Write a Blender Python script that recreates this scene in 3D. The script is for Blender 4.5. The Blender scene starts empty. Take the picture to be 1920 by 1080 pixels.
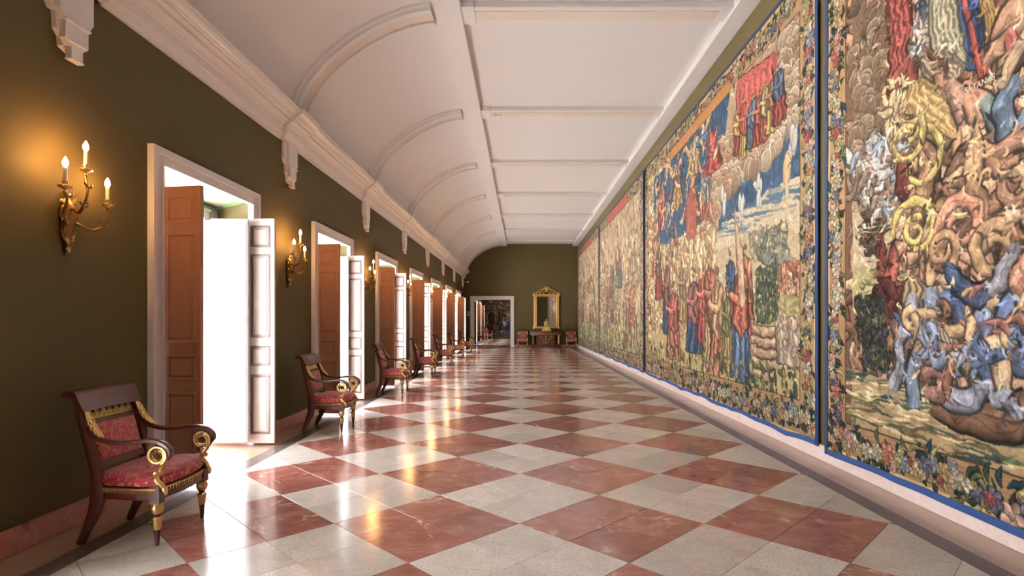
import bpy, bmesh, math, random
import numpy as np
from mathutils import Vector, Matrix

random.seed(7)
rng = np.random.default_rng(11)
SC = bpy.context.scene
COL = SC.collection
R = math.radians

# ------------------------------------------------------------------ camera, sky, exposure
# room axes: x across (window wall at -3.07, tapestry wall at 3.08), y down the gallery, z up
FPX, VX, VY, EYE = 1062.0, 978.0, 602.0, 1.40
cam_data = bpy.data.cameras.new('camera')
cam = bpy.data.objects.new('camera', cam_data)
COL.objects.link(cam)
cam.location = (0, 0, EYE)
cam.rotation_euler = (R(90), 0, 0)
cam_data.sensor_width = 36.0
cam_data.lens = FPX / 1920 * 36.0
cam_data.shift_x = -(VX - 960) / 1920
cam_data.shift_y = (VY - 540) / 1920
cam_data.clip_start = 0.05
cam_data.clip_end = 400
SC.camera = cam
SC.view_settings.view_transform = 'Standard'
SC.view_settings.look = 'None'
SC.view_settings.gamma = 1.0
SC.view_settings.use_curve_mapping = False
SC.view_settings.exposure = 0.64
SKY_STRENGTH = 10.0
SUN_STRENGTH = 150.0
BULB_STRENGTH = 260.0
world = bpy.data.worlds.new('sky')
SC.world = world
world.use_nodes = True
bg = world.node_tree.nodes['Background']
bg.inputs[0].default_value = (0.93, 0.96, 1.0, 1)
bg.inputs[1].default_value = SKY_STRENGTH

sun = bpy.data.lights.new('sun', 'SUN')
sun.energy = SUN_STRENGTH; sun.angle = R(.6); sun.color = (1.0, .99, .97)
sun_o = bpy.data.objects.new('sun', sun); COL.objects.link(sun_o)
sun_o.rotation_euler = (R(6), R(-4), 0)      # high noon sun over the terrace: it reaches the window niches only

PITCH = 3.62
WIN0 = 5.60                      # centre of the first window in view
PIER0 = 3.80                     # centre of the first pier in view
XL, XR = -3.07, 3.03
Y_BACK, Y_REAR, Y_FAR = 30.6, -6.0, 45.0
WIN_K = [-2, -1, 0, 1, 2, 3, 4, 5, 6, 8, 9, 10]  # those behind the camera are unseen, added to light the near end

def portal(cy):
    l = bpy.data.lights.new('window_daylight', 'AREA')
    l.shape = 'RECTANGLE'; l.size = 2.56; l.size_y = 1.66
    l.cycles.is_portal = True
    o = bpy.data.objects.new('window_daylight', l)
    COL.objects.link(o)
    o.location = (-3.76, cy, 1.31)
    o.rotation_euler = (0, R(-90), 0)
for k in WIN_K:
    portal(WIN0 + PITCH * k)

# ------------------------------------------------------------------ mesh helpers
class MB:
    def __init__(s):
        s.v = []; s.f = []
    def add(s, vs, fs):
        n = len(s.v)
        s.v += [tuple(p) for p in vs]
        s.f += [tuple(i + n for i in f) for f in fs]
        return s
    def box(s, x0, x1, y0, y1, z0, z1):
        return s.add([(x0,y0,z0),(x1,y0,z0),(x1,y1,z0),(x0,y1,z0),(x0,y0,z1),(x1,y0,z1),(x1,y1,z1),(x0,y1,z1)],
                     [(0,3,2,1),(4,5,6,7),(0,1,5,4),(1,2,6,5),(2,3,7,6),(3,0,4,7)])
    def prism(s, poly, a0, a1, axis='z'):
        """poly of 2-D points extruded along axis; z: (x,y); y: (x,z); x: (y,z)"""
        def P(p, a):
            return {'z': (p[0], p[1], a), 'y': (p[0], a, p[1]), 'x': (a, p[0], p[1])}[axis]
        n = len(poly)
        vs = [P(p, a0) for p in poly] + [P(p, a1) for p in poly]
        fs = [tuple(range(n))[::-1], tuple(range(n, 2 * n))]
        fs += [(i, (i + 1) % n, n + (i + 1) % n, n + i) for i in range(n)]
        return s.add(vs, fs)
    def rings(s, rings, cap=True, close=True):
        n = len(rings[0]); vs = [p for r in rings for p in r]; fs = []
        for k in range(len(rings) - 1):
            for i in range(n if close else n - 1):
                j = (i + 1) % n
                fs.append((k*n+i, k*n+j, (k+1)*n+j, (k+1)*n+i))
        if cap:
            fs.append(tuple(range(n))[::-1]); fs.append(tuple((len(rings)-1)*n + i for i in range(n)))
        return s.add(vs, fs)
    def lathe(s, prof, c=(0,0,0), n=12):
        rr = []
        for r, z in prof:
            rr.append([(c[0] + r*math.cos(2*math.pi*i/n), c[1] + r*math.sin(2*math.pi*i/n), c[2] + z) for i in range(n)])
        return s.rings(rr)
    def ball(s, c, rx, ry=None, rz=None, n=10, m=6):
        ry = ry or rx; rz = rz or rx
        rr = []
        for k in range(m + 1):
            a = math.pi * (k + .02 if k == 0 else k - .02 if k == m else k) / m
            rr.append([(c[0] + rx*math.sin(a)*math.cos(2*math.pi*i/n), c[1] + ry*math.sin(a)*math.sin(2*math.pi*i/n), c[2] - rz*math.cos(a)) for i in range(n)])
        return s.rings(rr)
    def sweep(s, pts, ra, rb, side=(0,1,0), n=8, sq=1.0):
        """tube along pts; ra half-size along side, rb across it; sq<1 gives a squarer section"""
        m = len(pts); P = [Vector(p) for p in pts]
        ra = ra if isinstance(ra, (list, tuple)) else [ra]*m
        rb = rb if isinstance(rb, (list, tuple)) else [rb]*m
        rr = []; sv = Vector(side)
        for k in range(m):
            t = (P[min(k+1, m-1)] - P[max(k-1, 0)]).normalized()
            a = (sv - t * sv.dot(t))
            if a.length < 1e-3: a = t.orthogonal()
            a.normalize(); b = t.cross(a)
            ring = []
            for i in range(n):
                w = 2*math.pi*(i + .5)/n; c_, s_ = math.cos(w), math.sin(w)
                ca = math.copysign(abs(c_)**sq, c_); sb = math.copysign(abs(s_)**sq, s_)
                ring.append(P[k] + a*ca*ra[k] + b*sb*rb[k])
            rr.append(ring)
        return s.rings(rr)
    def build(s, name, mat, parent=None, smooth=False, bevel=0, seg=2, sub=0):
        me = bpy.data.meshes.new(name)
        me.from_pydata(s.v, [], s.f)
        bm = bmesh.new(); bm.from_mesh(me); bmesh.ops.recalc_face_normals(bm, faces=bm.faces); bm.to_mesh(me); bm.free()
        if smooth:
            me.polygons.foreach_set('use_smooth', [True]*len(me.polygons))
            me.set_sharp_from_angle(angle=R(40))
        me.materials.append(mat)
        o = bpy.data.objects.new(name, me)
        COL.objects.link(o)
        if parent: o.parent = parent
        if bevel:
            m = o.modifiers.new('b', 'BEVEL'); m.width = bevel; m.segments = seg; m.limit_method = 'ANGLE'; m.angle_limit = R(35)
        if sub:
            m = o.modifiers.new('s', 'SUBSURF'); m.levels = sub; m.render_levels = sub
        return o

def smoothpts(P, n=6):
    P = [Vector(p) for p in P]; out = []
    Q = [2*P[0]-P[1]] + P + [2*P[-1]-P[-2]]
    for i in range(1, len(Q)-2):
        a, b, c, d = Q[i-1], Q[i], Q[i+1], Q[i+2]
        for k in range(n):
            t = k/n
            out.append(0.5*((2*b) + (c-a)*t + (2*a-5*b+4*c-d)*t*t + (3*b-a-3*c+d)*t**3))
    out.append(P[-1]); return out
def lerp_list(vals, m):
    return [float(np.interp(i/(m-1), np.linspace(0,1,len(vals)), vals)) for i in range(m)]

def empty(name, loc=(0,0,0), rz=0):
    o = bpy.data.objects.new(name, None); COL.objects.link(o)
    o.location = loc; o.rotation_euler = (0, 0, rz); o.empty_display_size = .1
    return o
def tag(o, label, cat, group=None):
    o['label'] = label; o['category'] = cat
    if group: o['group'] = group
    return o
def structure(o, label=None, cat=None):
    o['kind'] = 'structure'
    if label: o['label'] = label
    if cat: o['category'] = cat
    return o
def kids(o):
    return [c for c in ALLKIDS.get(o.name, [])]
def copy_tree(o, tree, parent=None):
    """tree: {object: [children]} kept as a plain dict so that no scene update is needed"""
    c = o.copy(); COL.objects.link(c)
    if parent: c.parent = parent
    for ch in tree.get(o, []): copy_tree(ch, tree, c)
    return c
def tree_of(objs):
    t = {}
    for o in objs:
        if o.parent: t.setdefault(o.parent, []).append(o)
    return t

# ------------------------------------------------------------------ materials
def S(c):      # sRGB 0-255 -> linear
    return tuple(((v/255)/12.92 if v/255 <= .04045 else ((v/255+.055)/1.055)**2.4) for v in c)
class NT:
    def __init__(s, name):
        s.m = bpy.data.materials.new(name); s.m.use_nodes = True
        s.t = s.m.node_tree; s.b = s.t.nodes['Principled BSDF']
    def n(s, typ, **kw):
        nd = s.t.nodes.new('ShaderNode' + typ)
        for k, v in kw.items():
            if k.startswith('i_'):
                key = k[2:]; key = int(key) if key.isdigit() else key.replace('_', ' ')
                s.put(nd.inputs[key], v)
            else: setattr(nd, k, v)
        return nd
    def put(s, sock, v):
        if isinstance(v, bpy.types.NodeSocket): s.t.links.new(v, sock)
        elif isinstance(v, (tuple, list)) and len(v) == 3 and sock.type == 'RGBA': sock.default_value = (*v, 1)
        else: sock.default_value = v
    def mix(s, f, a, b, mode='MIX'):
        nd = s.t.nodes.new('ShaderNodeMix'); nd.data_type = 'RGBA'; nd.blend_type = mode
        s.put(nd.inputs[0], f); s.put(nd.inputs[6], a); s.put(nd.inputs[7], b); return nd.outputs[2]
    def math(s, op, a, b=0, c=0):
        nd = s.t.nodes.new('ShaderNodeMath'); nd.operation = op
        s.put(nd.inputs[0], a); s.put(nd.inputs[1], b); s.put(nd.inputs[2], c); return nd.outputs[0]
    def ramp(s, f, stops):
        nd = s.t.nodes.new('ShaderNodeValToRGB'); s.put(nd.inputs[0], f); cr = nd.color_ramp
        while len(cr.elements) < len(stops): cr.elements.new(.5)
        for e, (p, c) in zip(cr.elements, stops):
            e.position = p; e.color = (*c, 1) if isinstance(c, tuple) else (c, c, c, 1)
        return nd.outputs[0]
    def noise(s, vec, scale, detail=4, rough=.55, dist=0):
        nd = s.n('TexNoise', i_Scale=scale, i_Detail=detail, i_Roughness=rough, i_Distortion=dist)
        s.put(nd.inputs['Vector'], vec); return nd.outputs['Fac']
    def pos(s, kind='Object'):
        if kind == 'world': return s.n('NewGeometry').outputs['Position']
        return s.n('TexCoord').outputs[kind]
    def mapping(s, v, scale=(1,1,1), rot=(0,0,0), loc=(0,0,0)):
        nd = s.n('Mapping'); s.put(nd.inputs[0], v); nd.inputs['Scale'].default_value = scale
        nd.inputs['Rotation'].default_value = rot; nd.inputs['Location'].default_value = loc; return nd.outputs[0]
    def bump(s, h, dist=.002, strength=.5):
        nd = s.n('Bump', i_Strength=strength, i_Distance=dist); s.put(nd.inputs['Height'], h)
        s.t.links.new(nd.outputs[0], s.b.inputs['Normal'])
    def out(s, color=None, rough=None, metal=None, **kw):
        if color is not None: s.put(s.b.inputs['Base Color'], color)
        if rough is not None: s.put(s.b.inputs['Roughness'], rough)
        if metal is not None: s.put(s.b.inputs['Metallic'], metal)
        for k, v in kw.items(): s.put(s.b.inputs[k.replace('_', ' ')], v)
        return s.m

def paint(name, c, rough=.5, var=.06, scale=3, bump=.3, fine=60):
    t = NT(name); p = t.pos('world')
    n1 = t.noise(p, scale, 5); n2 = t.noise(p, fine, 2)
    a = tuple(v*(1-var) for v in c); b = tuple(min(1, v*(1+var)) for v in c)
    t.bump(n2, .001, bump)
    return t.out(t.mix(n1, a, b), rough)

M = {}
M['green'] = paint('olive_green_wall_paint', (.080, .057, .014), .8, .10, 1.6, .35, 35)
M['white'] = paint('white_paint', (.76, .70, .67), .5, .03, 2, .2, 40)
M['ceil'] = paint('plaster_white', (.82, .795, .785), .7, .025, 1.2, .25, 25)
M['band'] = paint('cream_plaster', (.78, .70, .62), .7, .04, 1.2, .25, 25)
M['trim'] = paint('white_gloss_paint', (.82, .78, .775), .32, .03, 3, .15, 50)
M['cream'] = paint('cream_paint', (.27, .265, .175), .6, .05, 3)
M['gline'] = paint('green_line_paint', (.10, .17, .07), .5, .08, 5)
M['shut'] = paint('cream_shutter_paint', (.46, .37, .335), .38, .03, 4, .15, 50)
M['moul'] = paint('umber_moulding_paint', (.085, .042, .034), .4, .08, 9)
M['outer'] = paint('grey_white_render', (.5, .5, .48), .8, .05, 4)
M['ground'] = paint('pale_terrace_stone', (.58, .58, .57), .9, .1, .6)
M['device'] = paint('white_plastic', (.7, .7, .68), .4, .01, 3)
M['sign'] = paint('green_plastic', (.05, .3, .12), .4, .02, 3)

def wood(name, a, b, rough, stretch=(1, 1, .06), scale=18, coat=0.0):
    t = NT(name); p = t.mapping(t.pos('Object'), stretch)
    n1 = t.noise(p, scale, 6, .6, .6); n2 = t.noise(t.pos('Object'), 2.2, 3)
    c = t.mix(n1, a, b); c = t.mix(t.math('MULTIPLY', n2, .35), c, tuple(v*.6 for v in a))
    return t.out(c, rough, Coat_Weight=coat, Coat_Roughness=.12)
M['shutb'] = wood('brown_shutter_paint', S((168, 120, 96)), S((182, 134, 110)), .42)
M['mahog'] = wood('mahogany', (.060, .012, .008), (.125, .028, .015), .36, (1, 1, .3), 14, .25)
def gilt(name, c, rough):
    t = NT(name); p = t.pos('Object')
    n = t.noise(p, 55, 3); n2 = t.noise(p, 9, 3)
    t.bump(n, .002, .5)
    return t.out(t.mix(n2, tuple(v*.62 for v in c), c), t.ramp(n, [(.3, rough), (.7, rough+.22)]), 1.0)
M['gilt'] = gilt('gilded_bronze', (.86, .60, .25), .26)
M['giltd'] = gilt('dark_gilded_bronze', (.36, .20, .07), .30)
M['giltw'] = gilt('gilded_wood', (.80, .58, .24), .42)

def fabric():
    t = NT('crimson_damask'); p = t.pos('Object'); sp = t.n('SeparateXYZ'); t.put(sp.inputs[0], p)
    x, y, z = sp.outputs
    warp = t.noise(p, 9, 3)
    r = t.n('VectorMath', operation='LENGTH'); q = t.mapping(p, (0, 1.15, 1.0), (0,0,0), (0, 0, -.625)); t.put(r.inputs[0], q)
    rings = t.math('SINE', t.math('MULTIPLY', t.math('ADD', r.outputs['Value'], t.math('MULTIPLY', warp, .035)), 115))
    vo = t.n('TexVoronoi', feature='DISTANCE_TO_EDGE', i_Scale=13.0); t.put(vo.inputs['Vector'], t.mapping(p, (1, .8, 1)))
    v2 = t.n('TexVoronoi', feature='F1', i_Scale=24.0); t.put(v2.inputs['Vector'], p)
    m1 = t.ramp(vo.outputs[0], [(.05, 1.0), (.10, 0.0)])
    m2 = t.ramp(v2.outputs[0], [(.20, 1.0), (.28, 0.0)])
    m3 = t.ramp(rings, [(.62, 0.0), (.8, 1.0)])
    isback = t.math('GREATER_THAN', z, .5)
    g = t.math('MAXIMUM', t.math('MAXIMUM', m1, m2), t.math('MULTIPLY', m3, isback))
    g = t.math('MULTIPLY', g, t.ramp(t.noise(p, 30, 3), [(.38, .15), (.6, 1.0)]))
    red = t.mix(t.noise(p, 5, 2), (.27, .006, .030), (.42, .012, .062))
    t.bump(t.math('ADD', g, t.noise(p, 220, 1)), .0015, .5)
    return t.out(t.mix(t.math('MULTIPLY', g, .62), red, (.56, .27, .10)), .62, Sheen_Weight=.35)
M['fabric'] = fabric()
def fabric_edge():
    t = NT('gold_braid'); p = t.pos('Object')
    v = t.n('TexVoronoi', feature='F1', i_Scale=42.0); t.put(v.inputs['Vector'], p)
    return t.out(t.mix(t.ramp(v.outputs[0], [(.28, 1.0), (.42, 0.0)]), (.36, .02, .04), (.60, .34, .14)), .5)
M['braid'] = fabric_edge()

TILE = 0.4525
def tile_random(t):
    """one random vector for each floor tile, from where the tile lies"""
    p = t.mapping(t.pos('world'), (1, 1, 0), (0, 0, R(45)))
    p2 = t.mapping(p, (1/TILE, 1/TILE, 0), (0, 0, 0), TILE_OFF)
    fl = t.n('VectorMath', operation='FLOOR'); t.put(fl.inputs[0], p2)
    w = t.n('TexWhiteNoise', noise_dimensions='3D'); t.put(w.inputs['Vector'], fl.outputs[0])
    return w
# lattice: a checker corner lies at (-.016, 3.92); rotate by +45 degrees as the Mapping node does
_c = (-.016, 3.92); _a = R(45)
_rx = _c[0]*math.cos(_a) - _c[1]*math.sin(_a); _ry = _c[0]*math.sin(_a) + _c[1]*math.cos(_a)
TILE_OFF = (-_rx/TILE + 50, -_ry/TILE + 50, .5)
def marble(name, a, b, c, vein, rough, veins=True, speck=False, tiled=True, scale=1.0):
    t = NT(name); p = t.pos('world')
    if tiled:
        w = tile_random(t)
        add = t.n('VectorMath', operation='MULTIPLY_ADD'); t.put(add.inputs[0], w.outputs['Color'])
        add.inputs[1].default_value = (9, 9, 9); t.put(add.inputs[2], p); q = add.outputs[0]; rnd = w.outputs['Value']
    else:
        q = p; rnd = t.noise(p, .7, 1)
    n1 = t.noise(q, 2.6*scale, 7, .62, 1.2)
    col = t.ramp(n1, [(.28, a), (.52, b), (.74, c)])
    col = t.mix(t.ramp(t.noise(t.mapping(q, (1, 3, 1), (0, 0, .8)), 7*scale, 6, .7, .8), [(.42, 0.0), (.72, .55)]), col, c)
    tint = t.math('MULTIPLY_ADD', rnd, .34, .80)
    hs = t.n('HueSaturation'); t.put(hs.inputs['Color'], col); t.put(hs.inputs['Value'], tint); col = hs.outputs[0]
    if veins:
        vo = t.n('TexNoise', i_Scale=1.7*scale, i_Detail=5.0, i_Distortion=1.6); t.put(vo.inputs['Vector'], q)
        d = t.math('ABSOLUTE', t.math('SUBTRACT', vo.outputs['Fac'], .5))
        line = t.ramp(d, [(.0, 1.0), (.009, .5), (.02, 0.0)])
        gate = t.ramp(t.noise(q, 3.1, 2), [(.52, 0.0), (.66, 1.0)])
        col = t.mix(t.math('MULTIPLY', t.math('MULTIPLY', line, gate), .8), col, vein)
    if speck:
        v = t.n('TexVoronoi', feature='F1', i_Scale=70.0); t.put(v.inputs['Vector'], q)
        pits = t.math('MULTIPLY', t.ramp(v.outputs[0], [(.10, 1.0), (.22, 0.0)]), t.ramp(t.noise(q, 9, 3), [(.45, 0.0), (.62, 1.0)]))
        col = t.mix(t.math('MULTIPLY', pits, .8), col, (.10, .07, .05))
        col = t.mix(t.math('MULTIPLY', t.ramp(t.noise(q, 60, 3, .7), [(.36, 1.0), (.52, 0.0)]), .55), col, tuple(v_*.55 for v_ in b))
    rr = t.ramp(t.noise(p, 3.5, 5, .65), [(.3, rough*.85), (.75, rough*1.25)])
    t.bump(t.noise(p, 5, 3), .002, .12)
    return t.out(col, rr, Specular_IOR_Level=.6, IOR=1.62)
M['redtile'] = marble('red_marble', S((130, 74, 64)), S((152, 92, 81)), S((182, 132, 120)), S((232, 208, 192)), .15)
M['creamtile'] = marble('cream_stone', S((202, 190, 180)), S((219, 210, 201)), S((231, 225, 218)), S((150, 130, 112)), .15, False, True)
def plainstone(name, a, b, rough):
    t = NT(name); p = t.pos('world')
    n1 = t.noise(p, 1.3, 3, .5); n2 = t.noise(t.mapping(p, (1, .35, 1)), 22, 4, .6); n3 = t.noise(p, 150, 2)
    c = t.mix(t.ramp(n1, [(.3, 0.0), (.7, 1.0)]), a, b); c = t.mix(t.math('MULTIPLY', n2, .5), c, tuple(v*.72 for v in b))
    c = t.mix(t.math('MULTIPLY', t.ramp(n3, [(.32, 1.0), (.45, 0.0)]), .3), c, tuple(v*.5 for v in a))
    return t.out(c, t.math('MULTIPLY_ADD', n2, .10, rough - .05), Specular_IOR_Level=.6)
M['bandstone'] = plainstone('beige_pink_stone', S((172, 140, 116)), S((188, 156, 132)), .22)
M['greystrip'] = plainstone('grey_stone', S((104, 92, 90)), S((118, 104, 102)), .24)
M['skirtr'] = marble('pale_pink_marble', S((224, 198, 188)), S((232, 210, 202)), S((240, 224, 216)), S((250, 240, 234)), .35, True, False, False, 3)
M['skirtl'] = marble('red_pink_marble', S((168, 96, 84)), S((182, 112, 100)), S((200, 136, 122)), S((226, 190, 176)), .3, True, False, False, 3)
M['grout'] = paint('dark_grout', (.07, .05, .045), .9, .1, 8)

def simple(name, c, rough=.5, metal=0.0, **kw):
    t = NT(name); n = t.noise(t.pos('Object'), 6, 3)
    return t.out(t.mix(n, tuple(v*.92 for v in c), c), rough, metal, **kw)
M['mirror'] = simple('mirror_glass', (.80, .82, .80), .015, 1.0)
M['candle'] = simple('ivory_candle', (.85, .78, .62), .45)
M['marbletop'] = simple('dark_green_marble', (.03, .035, .03), .15)
M['glare_sheet'] = simple('glare_white', (.92, .93, .94), .4)  # plain white standing in for overexposed daylight on the casements
def glass():
    t = NT('window_glass'); tr = t.n('BsdfTransparent'); gl = t.n('BsdfGlossy', i_Roughness=.02)
    fr = t.n('Fresnel', i_IOR=1.45); mx = t.n('MixShader')
    t.t.links.new(fr.outputs[0], mx.inputs[0]); t.t.links.new(tr.outputs[0], mx.inputs[1]); t.t.links.new(gl.outputs[0], mx.inputs[2])
    t.t.links.new(mx.outputs[0], t.t.nodes['Material Output'].inputs[0]); return t.m
M['glass'] = glass()
def bulb():
    t = NT('lit_bulb'); e = t.n('Emission', i_Strength=BULB_STRENGTH, i_Color=(1.0, .50, .16))
    t.t.links.new(e.outputs[0], t.t.nodes['Material Output'].inputs[0]); return t.m
M['bulb'] = bulb()

# ================================================================== the shell of the gallery
def wall_poly():
    m = MB()
    segs = []
    edges = [Y_REAR - .3]
    for k in WIN_K:
        c = WIN0 + PITCH*k
        segs.append((c - .80, c + .80, c - 1.19, c + 1.19))
    a_in = a_out = Y_REAR - .3
    for (i0, i1, o0, o1) in segs:
        m.prism([(XL, a_in), (XL, i0), (-3.64, o0), (-3.64, a_out)], 0, 2.76)
        a_in, a_out = i1, o1
    m.prism([(XL, a_in), (XL, Y_FAR + .3), (-3.64, Y_FAR + .3), (-3.64, a_out)], 0, 2.76)
    m.box(-3.64, XL, Y_REAR - .3, Y_FAR + .3, 2.76, 4.35)
    return m
wl = structure(wall_poly().build('wall_left', M['green']))
m = MB()                                                  # outer skin of the window wall
a = Y_REAR - .3
for k in WIN_K:
    c = WIN0 + PITCH*k
    m.box(-3.74, -3.64, a, c - .85, 0, 2.60); a = c + .85
m.box(-3.74, -3.64, a, Y_FAR + .3, 0, 2.60)
m.box(-3.74, -3.64, Y_REAR - .3, Y_FAR + .3, 2.60, 5.8)
m.build('outer_masonry', M['outer'], wl)
structure(MB().box(XR, XR + .3, Y_REAR - .3, Y_FAR + .3, 0, 5.8).build('wall_right', M['green']))
structure(MB().box(-3.7, XR + .2, Y_REAR - .3, Y_REAR, 0, 5.8).build('wall_rear', M['green']))
DX0, DX1, DZ = -2.60, -.58, 2.58
m = MB()
m.box(XL - .1, DX0, Y_BACK, Y_BACK + .3, 0, 5.7).box(DX1, XR + .1, Y_BACK, Y_BACK + .3, 0, 5.7).box(DX0, DX1, Y_BACK, Y_BACK + .3, DZ, 5.7)
structure(m.build('wall_back', M['green']))
structure(MB().box(-3.7, XR + .2, Y_FAR, Y_FAR + .3, 0, 5.8).build('wall_far', M['green']))

# ceiling: flat coffer between two beams, and a vault over the windows
ceil = structure(MB().box(-.80, 2.80, Y_REAR, Y_BACK, 5.56, 5.66).build('ceiling', M['ceil']))
m = MB().box(-3.74, XR + .3, Y_REAR - .3, Y_FAR + .3, 5.75, 5.85)  # unseen slab added overhead to stop sky light leaking in
m.build('light_seal_slab', M['outer'], ceil)
MB().box(-3.64, XR, Y_BACK + .3, Y_FAR, 4.2, 4.3).build('far_room_ceiling', M['ceil'], ceil)
MB().box(-1.16, -.79, Y_REAR, Y_BACK, 5.45, 5.70).build('ceiling_beam', M['ceil'], ceil, bevel=.012)
MB().box(2.76, XR, Y_REAR, Y_BACK, 5.45, 5.70).build('ceiling_beam', M['ceil'], ceil, bevel=.012)
def vault_pt(u, off=0):
    """u 0..1 from the springing to the crown"""
    a = u*math.pi/2; e = 1.25
    cx, cz, A, B = -1.15, 4.05, 1.80, 1.40
    x = cx - (A - off)*math.cos(a)**e; z = cz + (B - off)*math.sin(a)**e
    return x, z
m = MB(); NV = 26; rr = []
for y in (Y_REAR, Y_BACK):
    rr.append([(vault_pt(i/NV)[0], y, vault_pt(i/NV)[1]) for i in range(NV+1)] + [(-1.10, y, 5.72), (-3.6, y, 5.72), (-3.6, y, 4.05)])
m.rings(rr)
m.build('vault', M['ceil'], ceil, smooth=True)
BR_Y = [PIER0 + .02 + PITCH*k for k in range(-1, 8)]
for y in BR_Y:
    # rib of the vault: two raised edges with a cream band sunk between them
    def rib(y0, y1, off, mat, name, par, u0=0.0, u1=.985):
        mm = MB(); rg = []
        for i in range(25):
            u = u0 + (u1-u0)*i/24
            xa, za = vault_pt(u, off); xb, zb = vault_pt(u, -.02)
            rg.append([(xa, y0, za), (xa, y1, za), (xb, y1, zb), (xb, y0, zb)])
        mm.rings(rg); return mm.build(name, mat, par, smooth=True)
    r_ = rib(y - .26, y + .26, .035, M['ceil'], 'vault_rib', ceil)
    mm = MB()
    for (ya, yb) in ((y - .20, y - .11), (y + .11, y + .20)):
        rg = []
        for i in range(25):
            u = .985*i/24
            xa, za = vault_pt(u, .075); xb, zb = vault_pt(u, .02)
            rg.append([(xa, ya, za), (xa, yb, za), (xb, yb, zb), (xb, ya, zb)])
        mm.rings(rg)
    mm.build('rib_moulding', M['ceil'], r_, smooth=True)
    rib(y - .11, y + .11, .045, M['band'], 'rib_band', r_)
    # rib of the flat ceiling
    y += .12
    b = MB().box(-.80, 2.77, y - .19, y + .19, 5.485, 5.60).build('ceiling_rib', M['ceil'], ceil, bevel=.008)
    mm = MB().box(-.62, 2.60, y - .10, y + .10, 5.475, 5.49)
    mm.build('rib_band', M['band'], b, bevel=.004)
    MB().box(-.80, -.62, y - .22, y + .22, 5.47, 5.60).build('rib_block', M['ceil'], b, bevel=.006)

# cornice: profile (projection from the wall, height)
PROF = [(0, 3.70), (.025, 3.70), (.03, 3.715), (.03, 3.735), (.052, 3.76), (.058, 3.775), (.058, 3.785), (.066, 3.79), (.066, 3.875),
        (.085, 3.88), (.09, 3.895), (.115, 3.915), (.145, 3.925), (.15, 3.94), (.15, 3.955), (.185, 3.96), (.20, 3.965), (.20, 3.985), (.215, 3.99), (.222, 4.005),
        (.245, 4.015), (.262, 4.03), (.27, 4.045), (.27, 4.06), (.28, 4.062), (.28, 4.075), (0, 4.075)]
def cornice(y0, y1, off):
    mm = MB()
    mm.prism([(XL + d + (off if d > 0 else 0), z) for d, z in PROF], y0, y1, 'y')
    return mm
tr = structure(cornice(Y_REAR, Y_BACK, 0).build('trim_1', M['trim']))
for y in BR_Y:
    cornice(y - .29, y + .29, .045).build('cornice_break', M['trim'], tr)
    # stepped pendant bracket under each break
    b = MB().prism([(y - .20, 3.72), (y + .20, 3.72), (y + .20, 3.480), (y + .135, 3.480), (y + .135, 3.430), (y + .10, 3.430), (y + .10, 3.280), (y + .055, 3.280),
                    (y + .055, 3.200), (y - .01, 3.200), (y - .08, 3.220), (y - .085, 3.280), (y - .12, 3.320), (y - .13, 3.430), (y - .16, 3.430), (y - .20, 3.490)], XL - .01, XL + .035, 'x')
    bk = b.build('bracket', M['trim'], tr, bevel=.003)
    f = MB()
    f.prism([(y - .14, 3.72), (y + .14, 3.72), (y + .14, 3.450), (y + .10, 3.390), (y + .10, 3.270), (y + .05, 3.230), (y + .05, 3.150), (y - .05, 3.150), (y - .05, 3.230), (y - .10, 3.270), (y - .10, 3.390), (y - .14, 3.450)], XL + .03, XL + .075, 'x')
    f.box(XL + .03, XL + .09, y - .105, y + .105, 3.385, 3.405).box(XL + .03, XL + .085, y - .07, y + .07, 3.255, 3.270).box(XL + .03, XL + .08, y - .055, y + .055, 3.145, 3.160)
    f.build('bracket_face', M['trim'], bk, bevel=.004)

# skirtings
m = MB(); prev = Y_REAR
bl = None
for i, k in enumerate(WIN_K):
    c = WIN0 + PITCH*k
    y0, y1 = (Y_REAR if i == 0 else WIN0 + PITCH*WIN_K[i-1] + .955), c - .955
    if y0 < Y_BACK < y1:
        m.box(XL - .01, XL + .03, y0, Y_BACK + .01, 0, .155); y0 = Y_BACK + .3
    m.box(XL - .01, XL + .03, y0, y1, 0, .155)
m.box(XL - .01, XL + .03, WIN0 + PITCH*10 + .955, Y_FAR, 0, .155)
structure(m.build('baseboard_left', M['skirtl'], bevel=.006))
structure(MB().box(XR - .02, XR + .01, Y_REAR, Y_BACK, 0, .155).build('baseboard_right', M['skirtr'], bevel=.006))
m = MB().box(XL, DX0 - .16, Y_BACK - .03, Y_BACK + .01, 0, .13).box(DX1 + .16, XR - .02, Y_BACK - .03, Y_BACK + .01, 0, .13)
structure(m.build('baseboard_back', M['skirtl'], bevel=.005))

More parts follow.
